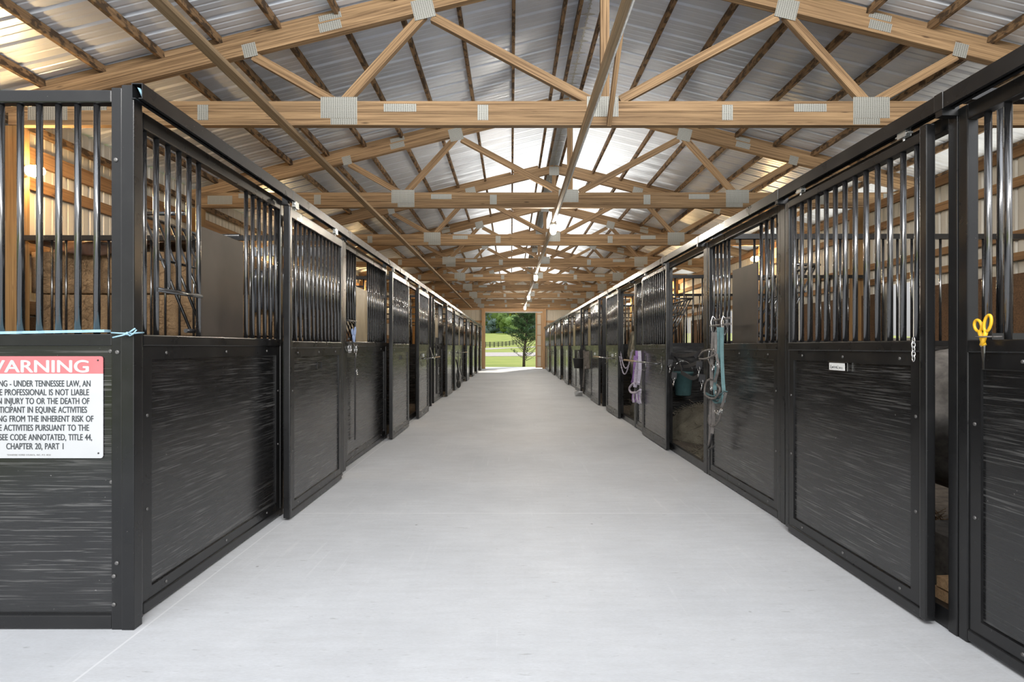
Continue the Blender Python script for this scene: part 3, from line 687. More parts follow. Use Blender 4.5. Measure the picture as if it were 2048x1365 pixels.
# panel facing the camera, with the warning sign
FX1 = -1.757; FX0 = -3.4; FY = 2.53
fp = thing('stall_front_panel', (-2.5, FY, 0), 'barred panel facing the camera with the warning sign screwed to it', 'stall panel', 'barred stall front panels')
MB().box(FX1 - .049, FX1 - .001, FY, FY + .05, 0, 2.452).build('stile', 'steel', fp, .004)
MB().box(FX0, FX1 - .049, FY + .002, FY + .048, 2.385, 2.443).build('top_rail', 'steel', fp, .006)
MB().box(FX0, FX1 - .049, FY + .002, FY + .048, 1.285, 1.338).build('mid_rail', 'steel', fp, .004)
MB().box(FX0, FX1 - .049, FY + .0, FY + .048, .004, .065).build('bottom_rail', 'steel', fp, .006)
MB().box(FX0, FX1 - .049, FY + .02, FY + .04, .065, 1.285).build('kick_board', 'kickX', fp)
for k in range(15): bar(fp, -1.889 - .0873 * k, FY + .025, 1.338, 2.385)
for (px, py) in ((232, 320), (215, 703), (235, 705), (234, 1127), (228, 1153), (228, 1210), (217, 967)):
    MB().lathe(((px - VX) / F * FY, FY - .0 if px > 222 else FY + .02, CH - (py - VY) / F * FY), [(.010, 0), (.010, .003), (.0055, .006)], 8, (0, -1, 0)).build('bolt', 'bolt', fp)
rag = MB(); pts = [(-2.36 + .02 * k, FY + .02 + .006 * math.sin(k * 1.3), 1.342 + .010 * max(0, (k / 26)) ** 1) for k in range(27)]
rag.tube(pts, .0, flat=(.02, .006, (0, 1, 0))); tag(rag.build('baling_twine', 'twine'), 'flat pale blue twine lying on the rail above the warning sign', 'twine')
tw = MB(); z = 1.343
tw.tube([(-1.80, 2.522, z), (-1.76, 2.517, z - .002), (-1.70, 2.516, z - .004), (-1.692, 2.54, z), (-1.692, 2.58, z + .002)], .0035, 6)
tw.tube([(-1.72, 2.513, z - .004), (-1.735, 2.50, z - .012), (-1.775, 2.495, z - .022)], .0035, 6); tw.tube([(-1.72, 2.513, z - .004), (-1.70, 2.497, z + .002), (-1.672, 2.49, z + .018)], .0035, 6)
tw.tube([(-1.72, 2.513, z - .006), (-1.70, 2.498, z - .014), (-1.68, 2.49, z - .006), (-1.665, 2.49, z + .012)], .003, 6)
tw.blob((-1.72, 2.511, z - .004), (.009, .008, .008), 2, .1); tag(tw.build('knotted_twine', 'twine'), 'pale blue twine knotted round the corner post', 'twine')

# warning sign
def lettering(body, parent, xc, y, z, height, width, mat, bold=0.0, name='lettering', shear=0):
    cu = bpy.data.curves.new('t', 'FONT'); cu.body = body; cu.size = 1; cu.align_x = 'CENTER'; cu.extrude = .0; cu.shear = shear; cu.space_word = 1.25
    o = bpy.data.objects.new('t', cu); COL.objects.link(o); dg = bpy.context.evaluated_depsgraph_get(); dg.update()
    me = bpy.data.meshes.new_from_object(o.evaluated_get(dg)); bpy.data.objects.remove(o); bpy.data.curves.remove(cu)
    xs = [v.co.x for v in me.vertices]
    sx = width / (max(xs) - min(xs)); mx = (max(xs) + min(xs)) / 2; sy = height / .72
    wl = world_loc(parent)
    for v in me.vertices: v.co = Vector(((v.co.x - mx) * sx, 0, v.co.y * sy))
    if bold:
        V = [v.co.copy() for v in me.vertices]; P = [list(p.vertices) for p in me.polygons]; n0 = len(V); VV, PP = [], []
        for q, (du, dv) in enumerate(((-1, 0), (-.33, .5), (.33, -.5), (1, 0))):
            VV += [tuple(c + Vector((du * bold, -.00004 * q, dv * bold))) for c in V]; PP += [[a + q * n0 for a in p] for p in P]
        me = bpy.data.meshes.new(name); me.from_pydata(VV, [], PP)
    me.materials.append(M[mat]); t = bpy.data.objects.new(name, me); COL.objects.link(t); t.parent = parent
    t.location = Vector((xc, y, z)) - wl; return t
PXM = (FY + .014) / F
def sx(px): return (px - VX) * PXM
def sz(py): return CH - (py - VY) * PXM
scx = sx(70); sg = thing('warning_sign', (scx, FY + .01, sz(815)), 'faded red and white warning sign screwed to the black plywood panel', 'sign')
SY = FY + .014
hw = (206 - 70) * PXM
def rrect(x0, x1, z0, z1, y0, y1, rt, rb, ch=0):
    pts = []
    for cx, cz, r, a0 in ((x1 - rt, z1 - rt, rt, 0), (x0 + rt, z1 - rt, rt, 90), (x0 + rb, z0 + rb, rb, 180), (x1 - rb, z0 + rb, rb, 270)):
        if r < 1e-4: pts.append((cx, cz)); continue
        for k in range(5):
            t = math.radians(a0 + 22.5 * k); pts.append((cx + r * math.cos(t), cz + r * math.sin(t)))
    n = len(pts); mb = MB(); mb.add([(x, y0, z) for x, z in pts] + [(x, y1, z) for x, z in pts], [tuple(range(n)), tuple(range(2 * n - 1, n - 1, -1))] + [(i, i + n, (i + 1) % n + n, (i + 1) % n) for i in range(n)]); return mb
rrect(scx - hw, scx + hw, sz(917), sz(748), SY, SY + .003, 0, .012).build('white_plate', 'white', sg)
rrect(scx - hw, scx + hw, sz(748), sz(713), SY, SY + .003, .012, 0).build('red_header', 'pink', sg)
lettering('WARNING', sg, scx, SY - .0008, sz(745), (745 - 720) * PXM, (177 - 70) * 2 * PXM, 'white', .0028, 'lettering')
rows = [('WARNING - UNDER TENNESSEE LAW, AN', 773.5, 181), ('EQUINE PROFESSIONAL IS NOT LIABLE', 791, 178), ('FOR AN INJURY TO OR THE DEATH OF', 808.5, 179), ('A PARTICIPANT IN EQUINE ACTIVITIES', 826, 174),
        ('RESULTING FROM THE INHERENT RISK OF', 844, 187), ('EQUINE ACTIVITIES PURSUANT TO THE', 862, 178), ('TENNESSEE CODE ANNOTATED, TITLE 44,', 881, 184), ('CHAPTER 20, PART 1', 899, 127)]
for tx, py, xr in rows: lettering(tx, sg, scx, SY - .0008, sz(py), 12.6 * PXM, (xr - 70) * 2 * PXM, 'ink', .0009)
lettering('TENNESSEE HORSE COUNCIL, INC., P.O. BOX', sg, sx(58), SY - .0008, sz(912), 3.2 * PXM, 88 * PXM, 'leather', 0, 'small_print')
for (px, py) in ((196, 721), (197, 907)): MB().lathe((sx(px), SY, sz(py)), [(.004, 0), (.003, .003)], 8, (0, -1, 0)).build('screw', 'rubber', sg)

# ------------------------------------------------------------------ things on the stall fronts
cR, cL = CFG['R'], CFG['L']
def PR(px, py, X=None, Y=None):
    """point seen at a pixel on the plane x=X or y=Y"""
    if X is not None: Y = F * X / (px - VX)
    return Vector(((px - VX) / F * Y, Y, CH - (py - VY) / F * Y))
# name card on the near door
nd = [o for o in bpy.data.objects if o.name.startswith('sliding_stall_door') and 'name card' in o['label']][0]
nx = 1.97 - .07 + .018; yc = 3.28
cd = thing('name_card', (nx, yc, 1.16), 'small white handwritten card in the holder of the large door', 'card')
a = PR(1659, 734, X=1.915); b = PR(1690, 751, X=1.915)
MB().box(1.913, 1.9145, min(a.y, b.y), max(a.y, b.y), 1.142, 1.185).build('paper', 'paper', cd)
sc_ = [[(0, .2), (.05, .9), (.1, .1), (.02, .15)], [(.14, .2), (.17, .6), (.2, .2), (.22, .65), (.26, .2), (.3, .7)], [(.34, .2), (.38, .7), (.42, .2)], [(.5, .65), (.46, .4), (.55, .2), (.52, .7), (.5, .4), (.58, .2)],
       [(.64, .9), (.63, .15), (.7, .15)], [(.73, .6), (.75, .2), (.79, .2), (.8, .6)], [(.9, .55), (.85, .45), (.86, .2), (.91, .2)], [(1, .55), (.94, .4), (.96, .18), (1.02, .25)]]
ymax, ymin = max(a.y, b.y) - .012, min(a.y, b.y) + .02; ink = MB()
for st in sc_: ink.tube([(1.9125, ymax + (ymin - ymax) * u, 1.147 + .028 * v) for u, v in st], .0011, 5)
ink.build('handwriting', 'ink', cd)
hf = MB(); q0, q1 = min(a.y, b.y) - .03, max(a.y, b.y) + .006
hf.box(1.909, 1.9135, q0, q1, 1.188, 1.192); hf.box(1.909, 1.9135, q0, q1, 1.136, 1.14); hf.box(1.909, 1.9135, q0, q0 + .003, 1.136, 1.192); hf.build('holder_frame', 'chrome', cd)
# chain on the door stile
ch = thing('latch_chain', (1.9, 2.6, 1.25), 'short steel latch chain hanging on the large door stile', 'chain')
for k in range(5):
    z = 1.31 - .021 * k; x = 1.893; y = 2.628; pts = []
    for j in range(14):
        t = 2 * math.pi * j / 14; u, v = .008 * math.cos(t), .015 * math.sin(t)
        pts.append((x - .004 - (u if k % 2 else 0), y + (u if k % 2 == 0 else 0), z + v))
    MB().tube(pts, .003, 6, True).build('link', 'chrome', ch)
# yellow scissors in a wire ring
def scissors(name, base, mat, label, s, ax, blade):
    """handles up, blades down; ax = direction along the wall"""
    t = thing(name, base, label, 'scissors'); base = Vector(base); ax = Vector(ax); up = Vector((0, 0, 1)); nrm = ax.cross(up)
    def P(u, v, w=0): return base + ax * u * s + up * v * s + nrm * w * s
    for sg_, cu, cv, ru, rv, tl in ((-1, -.030, .062, .018, .026, .35), (1, .027, .070, .017, .036, -.25)):
        pts = []
        for j in range(20):
            a_ = 2 * math.pi * j / 20; u, v = ru * math.cos(a_), rv * math.sin(a_); pts.append(P(cu + u * math.cos(tl) - v * math.sin(tl), cv + u * math.sin(tl) + v * math.cos(tl), .003 * sg_))
        h = MB(); h.tube(pts, .0062 * s, 8, True); h.tube([P(cu * .72, cv - rv * .85, .002 * sg_), P(cu * .35, .012, .002 * sg_), P(-cu * .12, -.025, .002 * sg_)], [.0085 * s, .009 * s, .0095 * s], 10); h.build('handle', mat, t)
        bl = MB().add([P(-.012 * sg_ * .3 - .008, -.02, .002 * sg_), P(-.012 * sg_ * .3 + .010, -.02, .002 * sg_), P(.004 * sg_ + .003, -blade, .002 * sg_), P(.004 * sg_ - .001, -blade, .002 * sg_),
                       P(-.012 * sg_ * .3 - .008, -.02, .0005 * sg_), P(-.012 * sg_ * .3 + .010, -.02, .0005 * sg_), P(.004 * sg_ + .003, -blade, .0005 * sg_), P(.004 * sg_ - .001, -blade, .0005 * sg_)],
                      [(0, 1, 2, 3), (7, 6, 5, 4), (0, 4, 5, 1), (1, 5, 6, 2), (2, 6, 7, 3), (3, 7, 4, 0)]); bl.build('blade', 'chrome', t)
    MB().lathe(P(0, -.028, .008), [(.004 * s, 0), (.003 * s, .003)], 8, nrm).build('pivot', 'leather', t)
    return t
sb = PR(1966, 680, X=1.94)
scissors('scissors', sb, 'yellow', 'yellow handled scissors held in a wire ring on the black rail', .95, (0, -1, 0), .13)
rg = MB(); rr = [(sb.x + .003 - .016 * math.sin(2 * math.pi * j / 18), sb.y - .0 + .034 * math.cos(2 * math.pi * j / 18), sb.z + .012) for j in range(18)]
rg.tube(rr, .003, 6, True); rg.tube([(1.952, sb.y - .034, sb.z + .012), (1.975, sb.y - .05, sb.z + .012)], .003, 6); tag(rg.build('wire_ring', 'leather'), 'dark wire ring holding the yellow scissors', 'hook')
b2 = Vector((-1.69, 6.02, 1.36))
scissors('scissors', b2, 'blueplastic', 'grey blue handled scissors on the sign side panel rail', 1.25, (0, 1, 0), .1)
# hook bar with rings beneath the blue scissors
hk = thing('tool_hook_bar', (-1.72, 6.0, 1.31), 'dark hook bar with hanging rings under the blue scissors', 'hook')
MB().beam((-1.70, 5.83, 1.325), (-1.70, 6.25, 1.32), .02, .02).build('bar', 'rubber', hk)
for k, y in enumerate((5.86, 5.9, 5.95, 6.08, 6.16)):
    MB().tube([(-1.70, y + .018 * math.cos(t), 1.26 + .045 * math.sin(t)) for t in [2 * math.pi * j / 14 for j in range(14)]], .004, 6, True).build('ring', 'chrome', hk)
stp = thing('hanging_strap', (-1.72, 6.2, 1.2), 'long dark strap with steel snap hanging on the blue scissors panel', 'strap')
MB().tube([(-1.725, 6.2, 1.16), (-1.725, 6.2, .95), (-1.727, 6.2, .25)], 0, flat=(.02, .004, (0, 1, 0))).build('strap', 'black', stp)
MB().tube([(-1.72, 6.2, 1.16), (-1.715, 6.19, 1.20), (-1.72, 6.21, 1.24)], .006, 6).build('snap', 'chrome', stp)
MB().tube([(-1.715, 6.23 + .02 * math.cos(t), 1.0 + .03 * math.sin(t)) for t in [2 * math.pi * j / 14 for j in range(14)]], .005, 6, True).build('ring', 'chrome', stp)
# swing-out blanket bars
def blanket_bar(side, y0, y1, z, label):
    c = CFG[side]; xs = c['x'] + c['s'] * c['dd'][1]; t = thing('blanket_bar', (xs, (y0 + y1) / 2, z), label, 'blanket bar', 'blanket bars on stall doors'); s = c['s']
    MB().tube([(xs + s * .03, y0 + .05, z), (xs + s * .05, y0, z), (xs + s * .14, y0 + .02, z), (xs + s * .14, y1, z + .004), (xs + s * .03, y1 - .06, z)], .011, 8).build('rod', 'bar', t)
    MB().tube([(xs + s * .14, y0 + (y1 - y0) * .6, z + .004), (xs + s * .14, y1 + .02, z + .004)], .013, 8).build('grip', 'strip', t)
    for y in (y0 + .08, y0 + (y1 - y0) * .52):
        MB().tube([(xs + s * .006, y, z + .09), (xs + s * .008, y, z - .1), (xs + s * .03, y + .01, z - .13), (xs + s * .05, y + .03, z - .11)], .007, 6).build('hook', 'bar', t)
    return t
blanket_bar('R', 6.95, 8.7, 1.07, 'swing out blanket bar on the slid back door past the bucket')
blanket_bar('R', 10.0, 11.9, 1.07, 'swing out blanket bar on the door beyond the looped white chains')
blanket_bar('L', 9.92, 11.6, 1.07, 'swing out blanket bar on the slid back door ' + SIDE['L'])
blanket_bar('L', 16.4, 18.9, 1.1, 'long blanket bar over the black tools and round pan')
blanket_bar('R', 24.9, 26.6, 1.07, 'blanket bar on the eighth door, far along ' + SIDE['R'])
def smooth(P, n=4):
    Q = []
    for i in range(len(P) - 1):
        p0, p1, p2, p3 = P[max(i - 1, 0)], P[i], P[i + 1], P[min(i + 2, len(P) - 1)]
        for k in range(n):
            t = k / n; Q.append(.5 * ((2 * p1) + (p2 - p0) * t + (2 * p0 - 5 * p1 + 4 * p2 - p3) * t * t + (3 * p1 - p0 - 3 * p2 + p3) * t ** 3))
    Q.append(P[-1]); return Q
# halter rack and tack on the panel beside the open stall
hr = thing('halter_rack', (1.93, 5.2, 1.5), 'two tier bar rack for halters hooked on the barred panel', 'rack')
for (pa, pb, X) in (((1429, 641), (1460, 636), 1.93), ((1421, 653), (1461, 648), 1.89)):
    MB().tube([PR(*pa, X=X), PR(*pb, X=X)], .011, 8).build('bar', 'leather', hr)
for px in (1431, 1452):
    p = PR(px, 642, X=1.93); MB().tube([(p.x + .01, p.y, p.z - .06), (p.x + .0, p.y, p.z + .02), (p.x - .03, p.y - .01, p.z + .04), (p.x - .05, p.y - .02, p.z - .01), (p.x - .045, p.y - .02, p.z - .09), (p.x - .02, p.y - .02, p.z - .13), (p.x, p.y - .02, p.z - .08)], .006, 8).build('hook', 'chrome', hr)
def px_strap(root, name, mat, pts, X, hw_=.014, dx=0, th=.0025):
    s_ = 1 if X > 0 else -1
    MB().tube(smooth([PR(px, py, X=X + dx) for px, py in pts], 3), 0, flat=(hw_ * 1.08, th, (.9 * s_, -.44, 0))).build(name, mat, root)
def px_cord(root, name, mat, pts, X, r=.008):
    MB().tube(smooth([PR(px, py, X=X) for px, py in pts]), r, 8).build(name, mat, root)
def buckle(root, px, py, X, w_=.02, h=.026, mat='chrome'):
    c = PR(px, py, X=X); MB().tube([(c.x, c.y + w_ * a, c.z + h * b) for a, b in ((-1, -1), (1, -1), (1, 1), (-1, 1))], .004, 6, True).build('buckle', mat, root)
h1 = thing('halter', PR(1443, 760, X=1.9), 'faded teal webbing halter on the two tier rack', 'halter', 'halters on the rack')
px_strap(h1, 'crown_strap', 'teal', [(1437, 655), (1438, 700), (1432, 745), (1430, 785), (1436, 800)], 1.87)
px_strap(h1, 'crown_strap', 'teal', [(1444, 655), (1444, 710), (1446, 760), (1448, 788), (1447, 805)], 1.868)
px_strap(h1, 'noseband', 'teal', [(1409, 785), (1420, 791), (1432, 793), (1443, 789), (1452, 783)], 1.862)
px_strap(h1, 'cheek_strap', 'teal', [(1424, 795), (1432, 806), (1440, 805), (1449, 786)], 1.866); px_strap(h1, 'cheek_strap', 'leather', [(1452, 786), (1447, 803), (1443, 815)], 1.864, .01)
for p in ((1431, 785), (1448, 786), (1442, 822), (1436, 826)): buckle(h1, *p, 1.858, .014, .018)
h2 = thing('halter', PR(1420, 750, X=1.88), 'worn grey leather halter with chain shank beside the teal halter', 'halter', 'halters on the rack')
px_strap(h2, 'crown_strap', 'leather', [(1426, 665), (1425, 700), (1423, 740), (1424, 780)], 1.855); px_strap(h2, 'crown_strap', 'leather', [(1432, 665), (1432, 705), (1437, 735), (1429, 765)], 1.852, .011)
px_cord(h2, 'cheek_strap', 'leather', [(1398, 714), (1406, 704), (1424, 700), (1430, 710), (1412, 718), (1399, 718)], 1.84, .009)
px_cord(h2, 'noseband', 'leather', [(1424, 757), (1413, 765), (1409, 785), (1416, 795), (1430, 797), (1440, 780), (1434, 770)], 1.845, .010)
for p in ((1422, 777), (1426, 700), (1427, 735), (1434, 730)): buckle(h2, *p, 1.84, .014, .02)
px_cord(h2, 'chain_shank', 'chrome', [(1419, 702), (1417, 720), (1424, 735), (1425, 742)], 1.842, .007)
h3 = thing('lead_rope', PR(1425, 850, X=1.9), 'grey lead shank with loop hanging below the halters', 'lead rope')
px_strap(h3, 'shank', 'leather', [(1422, 800), (1421, 835), (1421, 865), (1418, 892)], 1.872, .012); px_strap(h3, 'shank', 'leather', [(1428, 800), (1427, 840), (1424, 868)], 1.87, .013)
px_cord(h3, 'loop', 'leather', [(1442, 815), (1440, 835), (1434, 848), (1424, 853), (1417, 845), (1418, 830)], 1.866, .008); px_cord(h3, 'tail', 'rubber', [(1424, 868), (1421, 888), (1416, 897), (1424, 897), (1428, 893)], 1.868, .009)
px_cord(h3, 'snap', 'chrome', [(1430, 822), (1436, 828), (1443, 818), (1446, 822)], 1.862, .007)
# stall guard across the open stall
sgd = thing('stall_guard', (1.97, 6.2, 1.1), 'black webbing stall guard with steel snaps hanging across the open stall', 'stall guard')
for pts, hw_ in (([(1337, 707), (1345, 709), (1356, 722), (1364, 740)], .018), ([(1345, 709), (1365, 712), (1398, 706), (1412, 698)], .02), ([(1344, 728), (1365, 735), (1392, 727), (1402, 722)], .02), ([(1362, 745), (1385, 757), (1399, 750)], .022), ([(1390, 715), (1404, 702), (1418, 700)], .022)):
    MB().tube(smooth([PR(px, py, X=1.97 + .05 * math.sin(i)) for i, (px, py) in enumerate(pts)]), 0, flat=(hw_, .004, (0, 0, 1))).build('webbing', 'black', sgd)
for (px, py) in ((1341, 732), (1349, 758), (1399, 738), (1405, 764)):
    p = PR(px, py, X=1.93); MB().tube([(p.x, p.y, p.z + .075), (p.x - .004, p.y + .01, p.z)], 0, flat=(.030, .005, (.9, -.44, 0))).build('strap_end', 'black', sgd)
    MB().tube([(p.x - .006, p.y + .03 * a_, p.z + .02 * b_) for a_, b_ in ((-1, -1), (1, -1), (1, 1), (-1, 1))], .004, 6, True).build('buckle', 'chrome', sgd)
    MB().tube([(p.x - .006, p.y, p.z - .02), (p.x - .006, p.y + .005, p.z - .06), (p.x - .006, p.y + .02, p.z - .085), (p.x - .006, p.y + .03, p.z - .06)], .006, 8).build('snap', 'chrome', sgd)
# teal bucket inside
bk = thing('bucket', (2.66, 8.66, .55), 'teal plastic bucket hanging inside the open stall', 'bucket'); bc = Vector((2.66, 8.66, .53))
MB().lathe(bc, [(.115, 0), (.118, .01), (.145, .33), (.158, .335), (.158, .365), (.148, .365), (.142, .33), (.11, .02)], 28).build('pail', 'bucket', bk)
MB().tube([bc + Vector((.15 * math.cos(t), 0, .36 + .17 * math.sin(t))) for t in [math.pi * k / 14 for k in range(15)]], .004, 6).build('handle', 'chrome', bk)
MB().beam((2.66, 8.66, 1.06), (2.66, 8.885, 1.08), .02, .02).build('hanger', 'galv', bk)
# chains across the hay stall
for k, (sag, z0) in enumerate(((.34, 1.2), (.42, 1.17))):
    pts = [Vector((1.95 - .02 * k, 9.98 - 1.0 * u, z0 + .03 * u - sag * 4 * u * (1 - u) * (1 - .25 * u))) for u in [j / 36 for j in range(37)]]
    cch = MB()
    for j in range(36):
        a_, b_ = pts[j], pts[j + 1]; d = (b_ - a_); d.normalize(); n_ = Vector((1, 0, 0)) if j % 2 else d.cross(Vector((1, 0, 0))); c_ = (a_ + b_) / 2
        cch.tube([c_ + d * .019 * math.cos(t) + n_ * .009 * math.sin(t) for t in [2 * math.pi * q_ / 10 for q_ in range(10)]], .004, 5, True)
    tag(cch.build('door_chain', 'lilac'), ('upper' if k == 0 else 'lower') + ' looped pale chain across the stall doorway with the hay net', 'chain')
# purple halter
ph = thing('halter', (1.93, 8.85, 1.0), 'purple and lilac webbing halter hanging on the post by the white chains', 'halter')
for pts, m_, hw_ in (([(1274, 702), (1273, 730), (1270, 760)], 'purple', .022), ([(1279, 702), (1280, 740), (1276, 770)], 'lilac', .022), ([(1270, 712), (1268, 750), (1264, 766)], 'purple', .018), ([(1277, 720), (1272, 750), (1270, 775)], 'lilac', .025)):
    px_strap(ph, 'crown_strap', m_, pts, 1.885, hw_, random.uniform(-.02, .01))
px_cord(ph, 'noseband', 'lilac', [(1278, 765), (1266, 768), (1259, 777), (1262, 785), (1272, 786), (1281, 780)], 1.87, .017)
for k in range(9): px_cord(ph, 'fringe', 'lilac' if k % 3 else 'purple', [(1266 + k * 1.9, 784), (1265 + k * 2 + random.uniform(-2, 2), 796), (1266 + k * 1.9 + random.uniform(-2, 2), 802 + random.uniform(0, 8))], 1.875, .011)
MB().blob(PR(1270, 741, X=1.86), (.012, .012, .014), 2).build('stud', 'chrome', ph)
# bundle of bridles, black bucket, steel bowl further along
bb = thing('bridle_bundle', (1.9, 15.2, 1.0), 'dark bundle of bridles and reins hanging on the stall front', 'bridles')
for k in range(10):
    px = 1158 + random.uniform(-3, 12); X = 1.88 - .02 * (k % 4)
    px_strap(bb, 'rein', random.choice(['black', 'black', 'leather', 'rubber']), [(px, 702 + random.uniform(-6, 4)), (px + random.uniform(-3, 3), 735), (px + random.uniform(-2, 2), 755 + random.uniform(0, 28))], X, .02, 0, .006)
px_strap(bb, 'blanket', 'hide', [(1173, 703), (1173.5, 722), (1174, 738)], 1.885, .075, 0, .02)
for p in ((1160, 715), (1166, 722), (1171, 736)): buckle(bb, *p, 1.82, .02, .03)
b3 = thing('bucket', (1.78, 15.9, .85), 'black bucket hanging on the door above the steel bowl', 'bucket'); bc = PR(1156.5, 737, X=1.70)
MB().lathe(bc, [(.10, 0), (.135, .24), (.145, .25), (.135, .255), (.128, .24)], 22).build('pail', 'rubber', b3)
MB().tube([bc + Vector((0, .135 * math.cos(t), .25 + .18 * math.sin(t))) for t in [math.pi * k / 12 for k in range(13)]], .005, 6).build('handle', 'galv', b3)
for k in range(4): px_strap(b3, 'hanging_strap', 'rubber', [(1150 + 3 * k, 700), (1150.5 + 3 * k, 722)], 1.86, .016)
bw = MB().lathe((1.76, 14.55, .002), [(.08, 0), (.10, .01), (.115, .1), (.125, .105), (.12, .11), (.108, .1), (.09, .015)], 26); o = bw.build('feed_bowl', 'chrome', None, 0, (1.76, 14.55, 0)); tag(o, 'round steel bowl on the concrete beside the stall front', 'bowl')
# tack further along the sign side
tk = thing('bridle', (-1.68, 11.9, 1.1), 'black bridle with long rein hanging at the dark gap on the sign side', 'bridle')
for pts in ([(873, 676), (872, 700), (874, 710)], [(876, 676), (876, 705), (872, 715)], [(872, 712), (873, 735), (873, 788)], [(870, 695), (874, 690), (877, 705), (871, 712)]): px_strap(tk, 'rein', 'rubber', pts, -1.63, .02, 0, .008)
px_cord(tk, 'chain', 'chrome', [(860, 695), (863, 705), (868, 718), (872, 712), (874, 703)], -1.62, .008); px_cord(tk, 'chain', 'chrome', [(877, 735), (877, 750)], -1.63, .01)
pn = thing('hanging_tools', (-1.68, 17.4, .9), 'black handled shovel with round pan hung under the long blanket bar', 'shovel')
px_cord(pn, 'handle', 'rubber', [(912, 720), (916, 737), (918, 752), (917, 766)], -1.58, .02); px_cord(pn, 'strap', 'rubber', [(921, 718), (920, 738), (925, 752), (931, 757), (924, 757)], -1.6, .018)
c_ = PR(917, 769, X=-1.56); MB().lathe(c_, [(.02, -.03), (.10, -.02), (.115, 0), (.10, .02), (.02, .025)], 22, (1, -.5, .1)).build('pan', 'rubber', pn)
px_cord(pn, 'strap', 'rubber', [(915, 740), (914, 755), (916, 765)], -1.56, .02)

# ------------------------------------------------------------------ inside the stalls
def bale(x, y, z, lx, ly, lz, seed):
    mb = MB(); n = 7
    bm = bmesh.new(); bmesh.ops.create_cube(bm, size=1); bmesh.ops.subdivide_edges(bm, edges=bm.edges[:], cuts=5, use_grid_fill=True)
    for v in bm.verts:
        k = mnoise.noise(v.co * 6 + Vector((seed, seed * 2, 0))) * .03; v.co = Vector((v.co.x * lx, v.co.y * ly, v.co.z * lz)) * (1 + k)
        r = max(abs(v.co.x / lx), abs(v.co.y / ly), abs(v.co.z / lz))
    for k in range(420):
        px_, pz_ = random.uniform(-.43, .43) * lx, random.uniform(-.38, .38) * lz; a_ = random.uniform(0, 6.283); L = random.uniform(.03, .10); yy = y - ly / 2 - .004
        mb.tube([(x + px_, yy + .006, z + pz_), (x + px_ + L * math.cos(a_), yy - random.uniform(0, .016), z + pz_ + L * math.sin(a_))], .0016, 3)
    bm.verts.ensure_lookup_table(); mb.add([v.co + Vector((x, y, z)) for v in bm.verts], [[v.index for v in f.verts] for f in bm.faces], True); bm.free(); return mb
cnt = 0
for r in range(5):
    for q_ in range(4):
        bx = -4.74 + q_ * .74 + (.08 if r % 2 else 0); bz = .25 + r * .455
        if q_ == 3 and r > 3: continue
        t = bale(bx, 6.42, bz, .70, .95, .435, cnt).build('hay_bale', 'hay', None, 0, (bx, 6.42, bz - .225)); cnt += 1
        tag(t, f'brown hay bale, {ORD[r]} course from the floor, {ORD[q_]} from the beige wall', 'hay bale', 'hay bales stacked behind the first partition')
def drape(x0, x1, y, zt, zb, name, mat, label, amp=.05, dy=.9):
    mb = MB(); nx_, nz = 26, 8; g = []
    for i in range(nx_ + 1):
        for j in range(nz + 4):
            u = i / nx_; x = x0 + (x1 - x0) * u; bot = zb(u)
            if j < 4: yy = y + dy * (1 - j / 3); zz = zt + .03 * math.sin(u * 17 + j)
            else: v = (j - 3) / nz; yy = y - .03 - .03 * math.sin(u * 23 + v * 3); zz = zt + (bot - zt) * v
            g.append((x, yy, zz))
    W = nz + 4; mb.add(g, [(i * W + j, i * W + j + 1, (i + 1) * W + j + 1, (i + 1) * W + j) for i in range(nx_) for j in range(W - 1)], True)
    o = mb.build(name, mat, None, 0, ((x0 + x1) / 2, y, zb(.5))); m_ = o.modifiers.new('thick', 'SOLIDIFY'); m_.thickness = .008; return tag(o, label, 'tarp')
drape(-5.0, -3.05, 5.86, 2.39, lambda u: 2.37 - .14 * max(0, math.sin(math.pi * min(1, u * 1.25 + .1))) ** 2, 'tarp', 'tarp', 'brown tarp edge draped over the top of the hay stack')
drape(-2.70, -1.95, 5.86, 2.10, lambda u: 1.62 + .05 * math.sin(u * 9), 'tarp', 'darktarp', 'dark tarp hanging over the hay beside the first door')
drape(-2.70, -1.95, 5.84, 2.32, lambda u: 2.22, 'tarp', 'greytarp', 'grey folded tarp edge lying above the dark tarp', dy=.4)
def hay_heap(c, rad, n, label, name='straw_heap', mat='straw'):
    mb = MB()
    bm = bmesh.new(); bmesh.ops.create_icosphere(bm, subdivisions=4, radius=1)
    for v in bm.verts:
        k = 1 + .12 * mnoise.noise(v.co * 3); v.co = Vector((v.co.x * rad[0] * k, v.co.y * rad[1] * k, max(-.02, v.co.z) * rad[2] * k)) + Vector(c)
    mb.add([v.co for v in bm.verts], [[v.index for v in f.verts] for f in bm.faces], True); bm.free()
    for k in range(n):
        t, r = random.uniform(0, 6.283), random.random() ** .5 * 1.15; x, y = c[0] + rad[0] * r * math.cos(t), c[1] + rad[1] * r * math.sin(t)
        z = c[2] + rad[2] * max(0, 1 - r * r) ** .5 + .012; L = random.uniform(.06, .16); a_ = random.uniform(0, 6.283); e_ = random.uniform(-.1, .6)
        d = Vector((math.cos(a_) * math.cos(e_), math.sin(a_) * math.cos(e_), math.sin(e_))) * L
        mb.tube([(x, y, z), tuple(Vector((x, y, z)) + d)], .0022, 3)
    o = mb.build(name, mat); return tag(o, label, 'straw', None, 'stuff')
hay_heap((2.72, 7.85, .012), (.5, .68, .42), 900, 'pale straw heaped on the floor of the open stall with the bucket')
hay_heap((2.62, 6.35, .012), (.5, .6, .06), 700, 'thin pale straw strewn behind the sill of the open stall')
hay_heap((2.72, 10.2, .012), (.5, .9, .5), 500, 'hay on the floor beneath the hanging hay net')
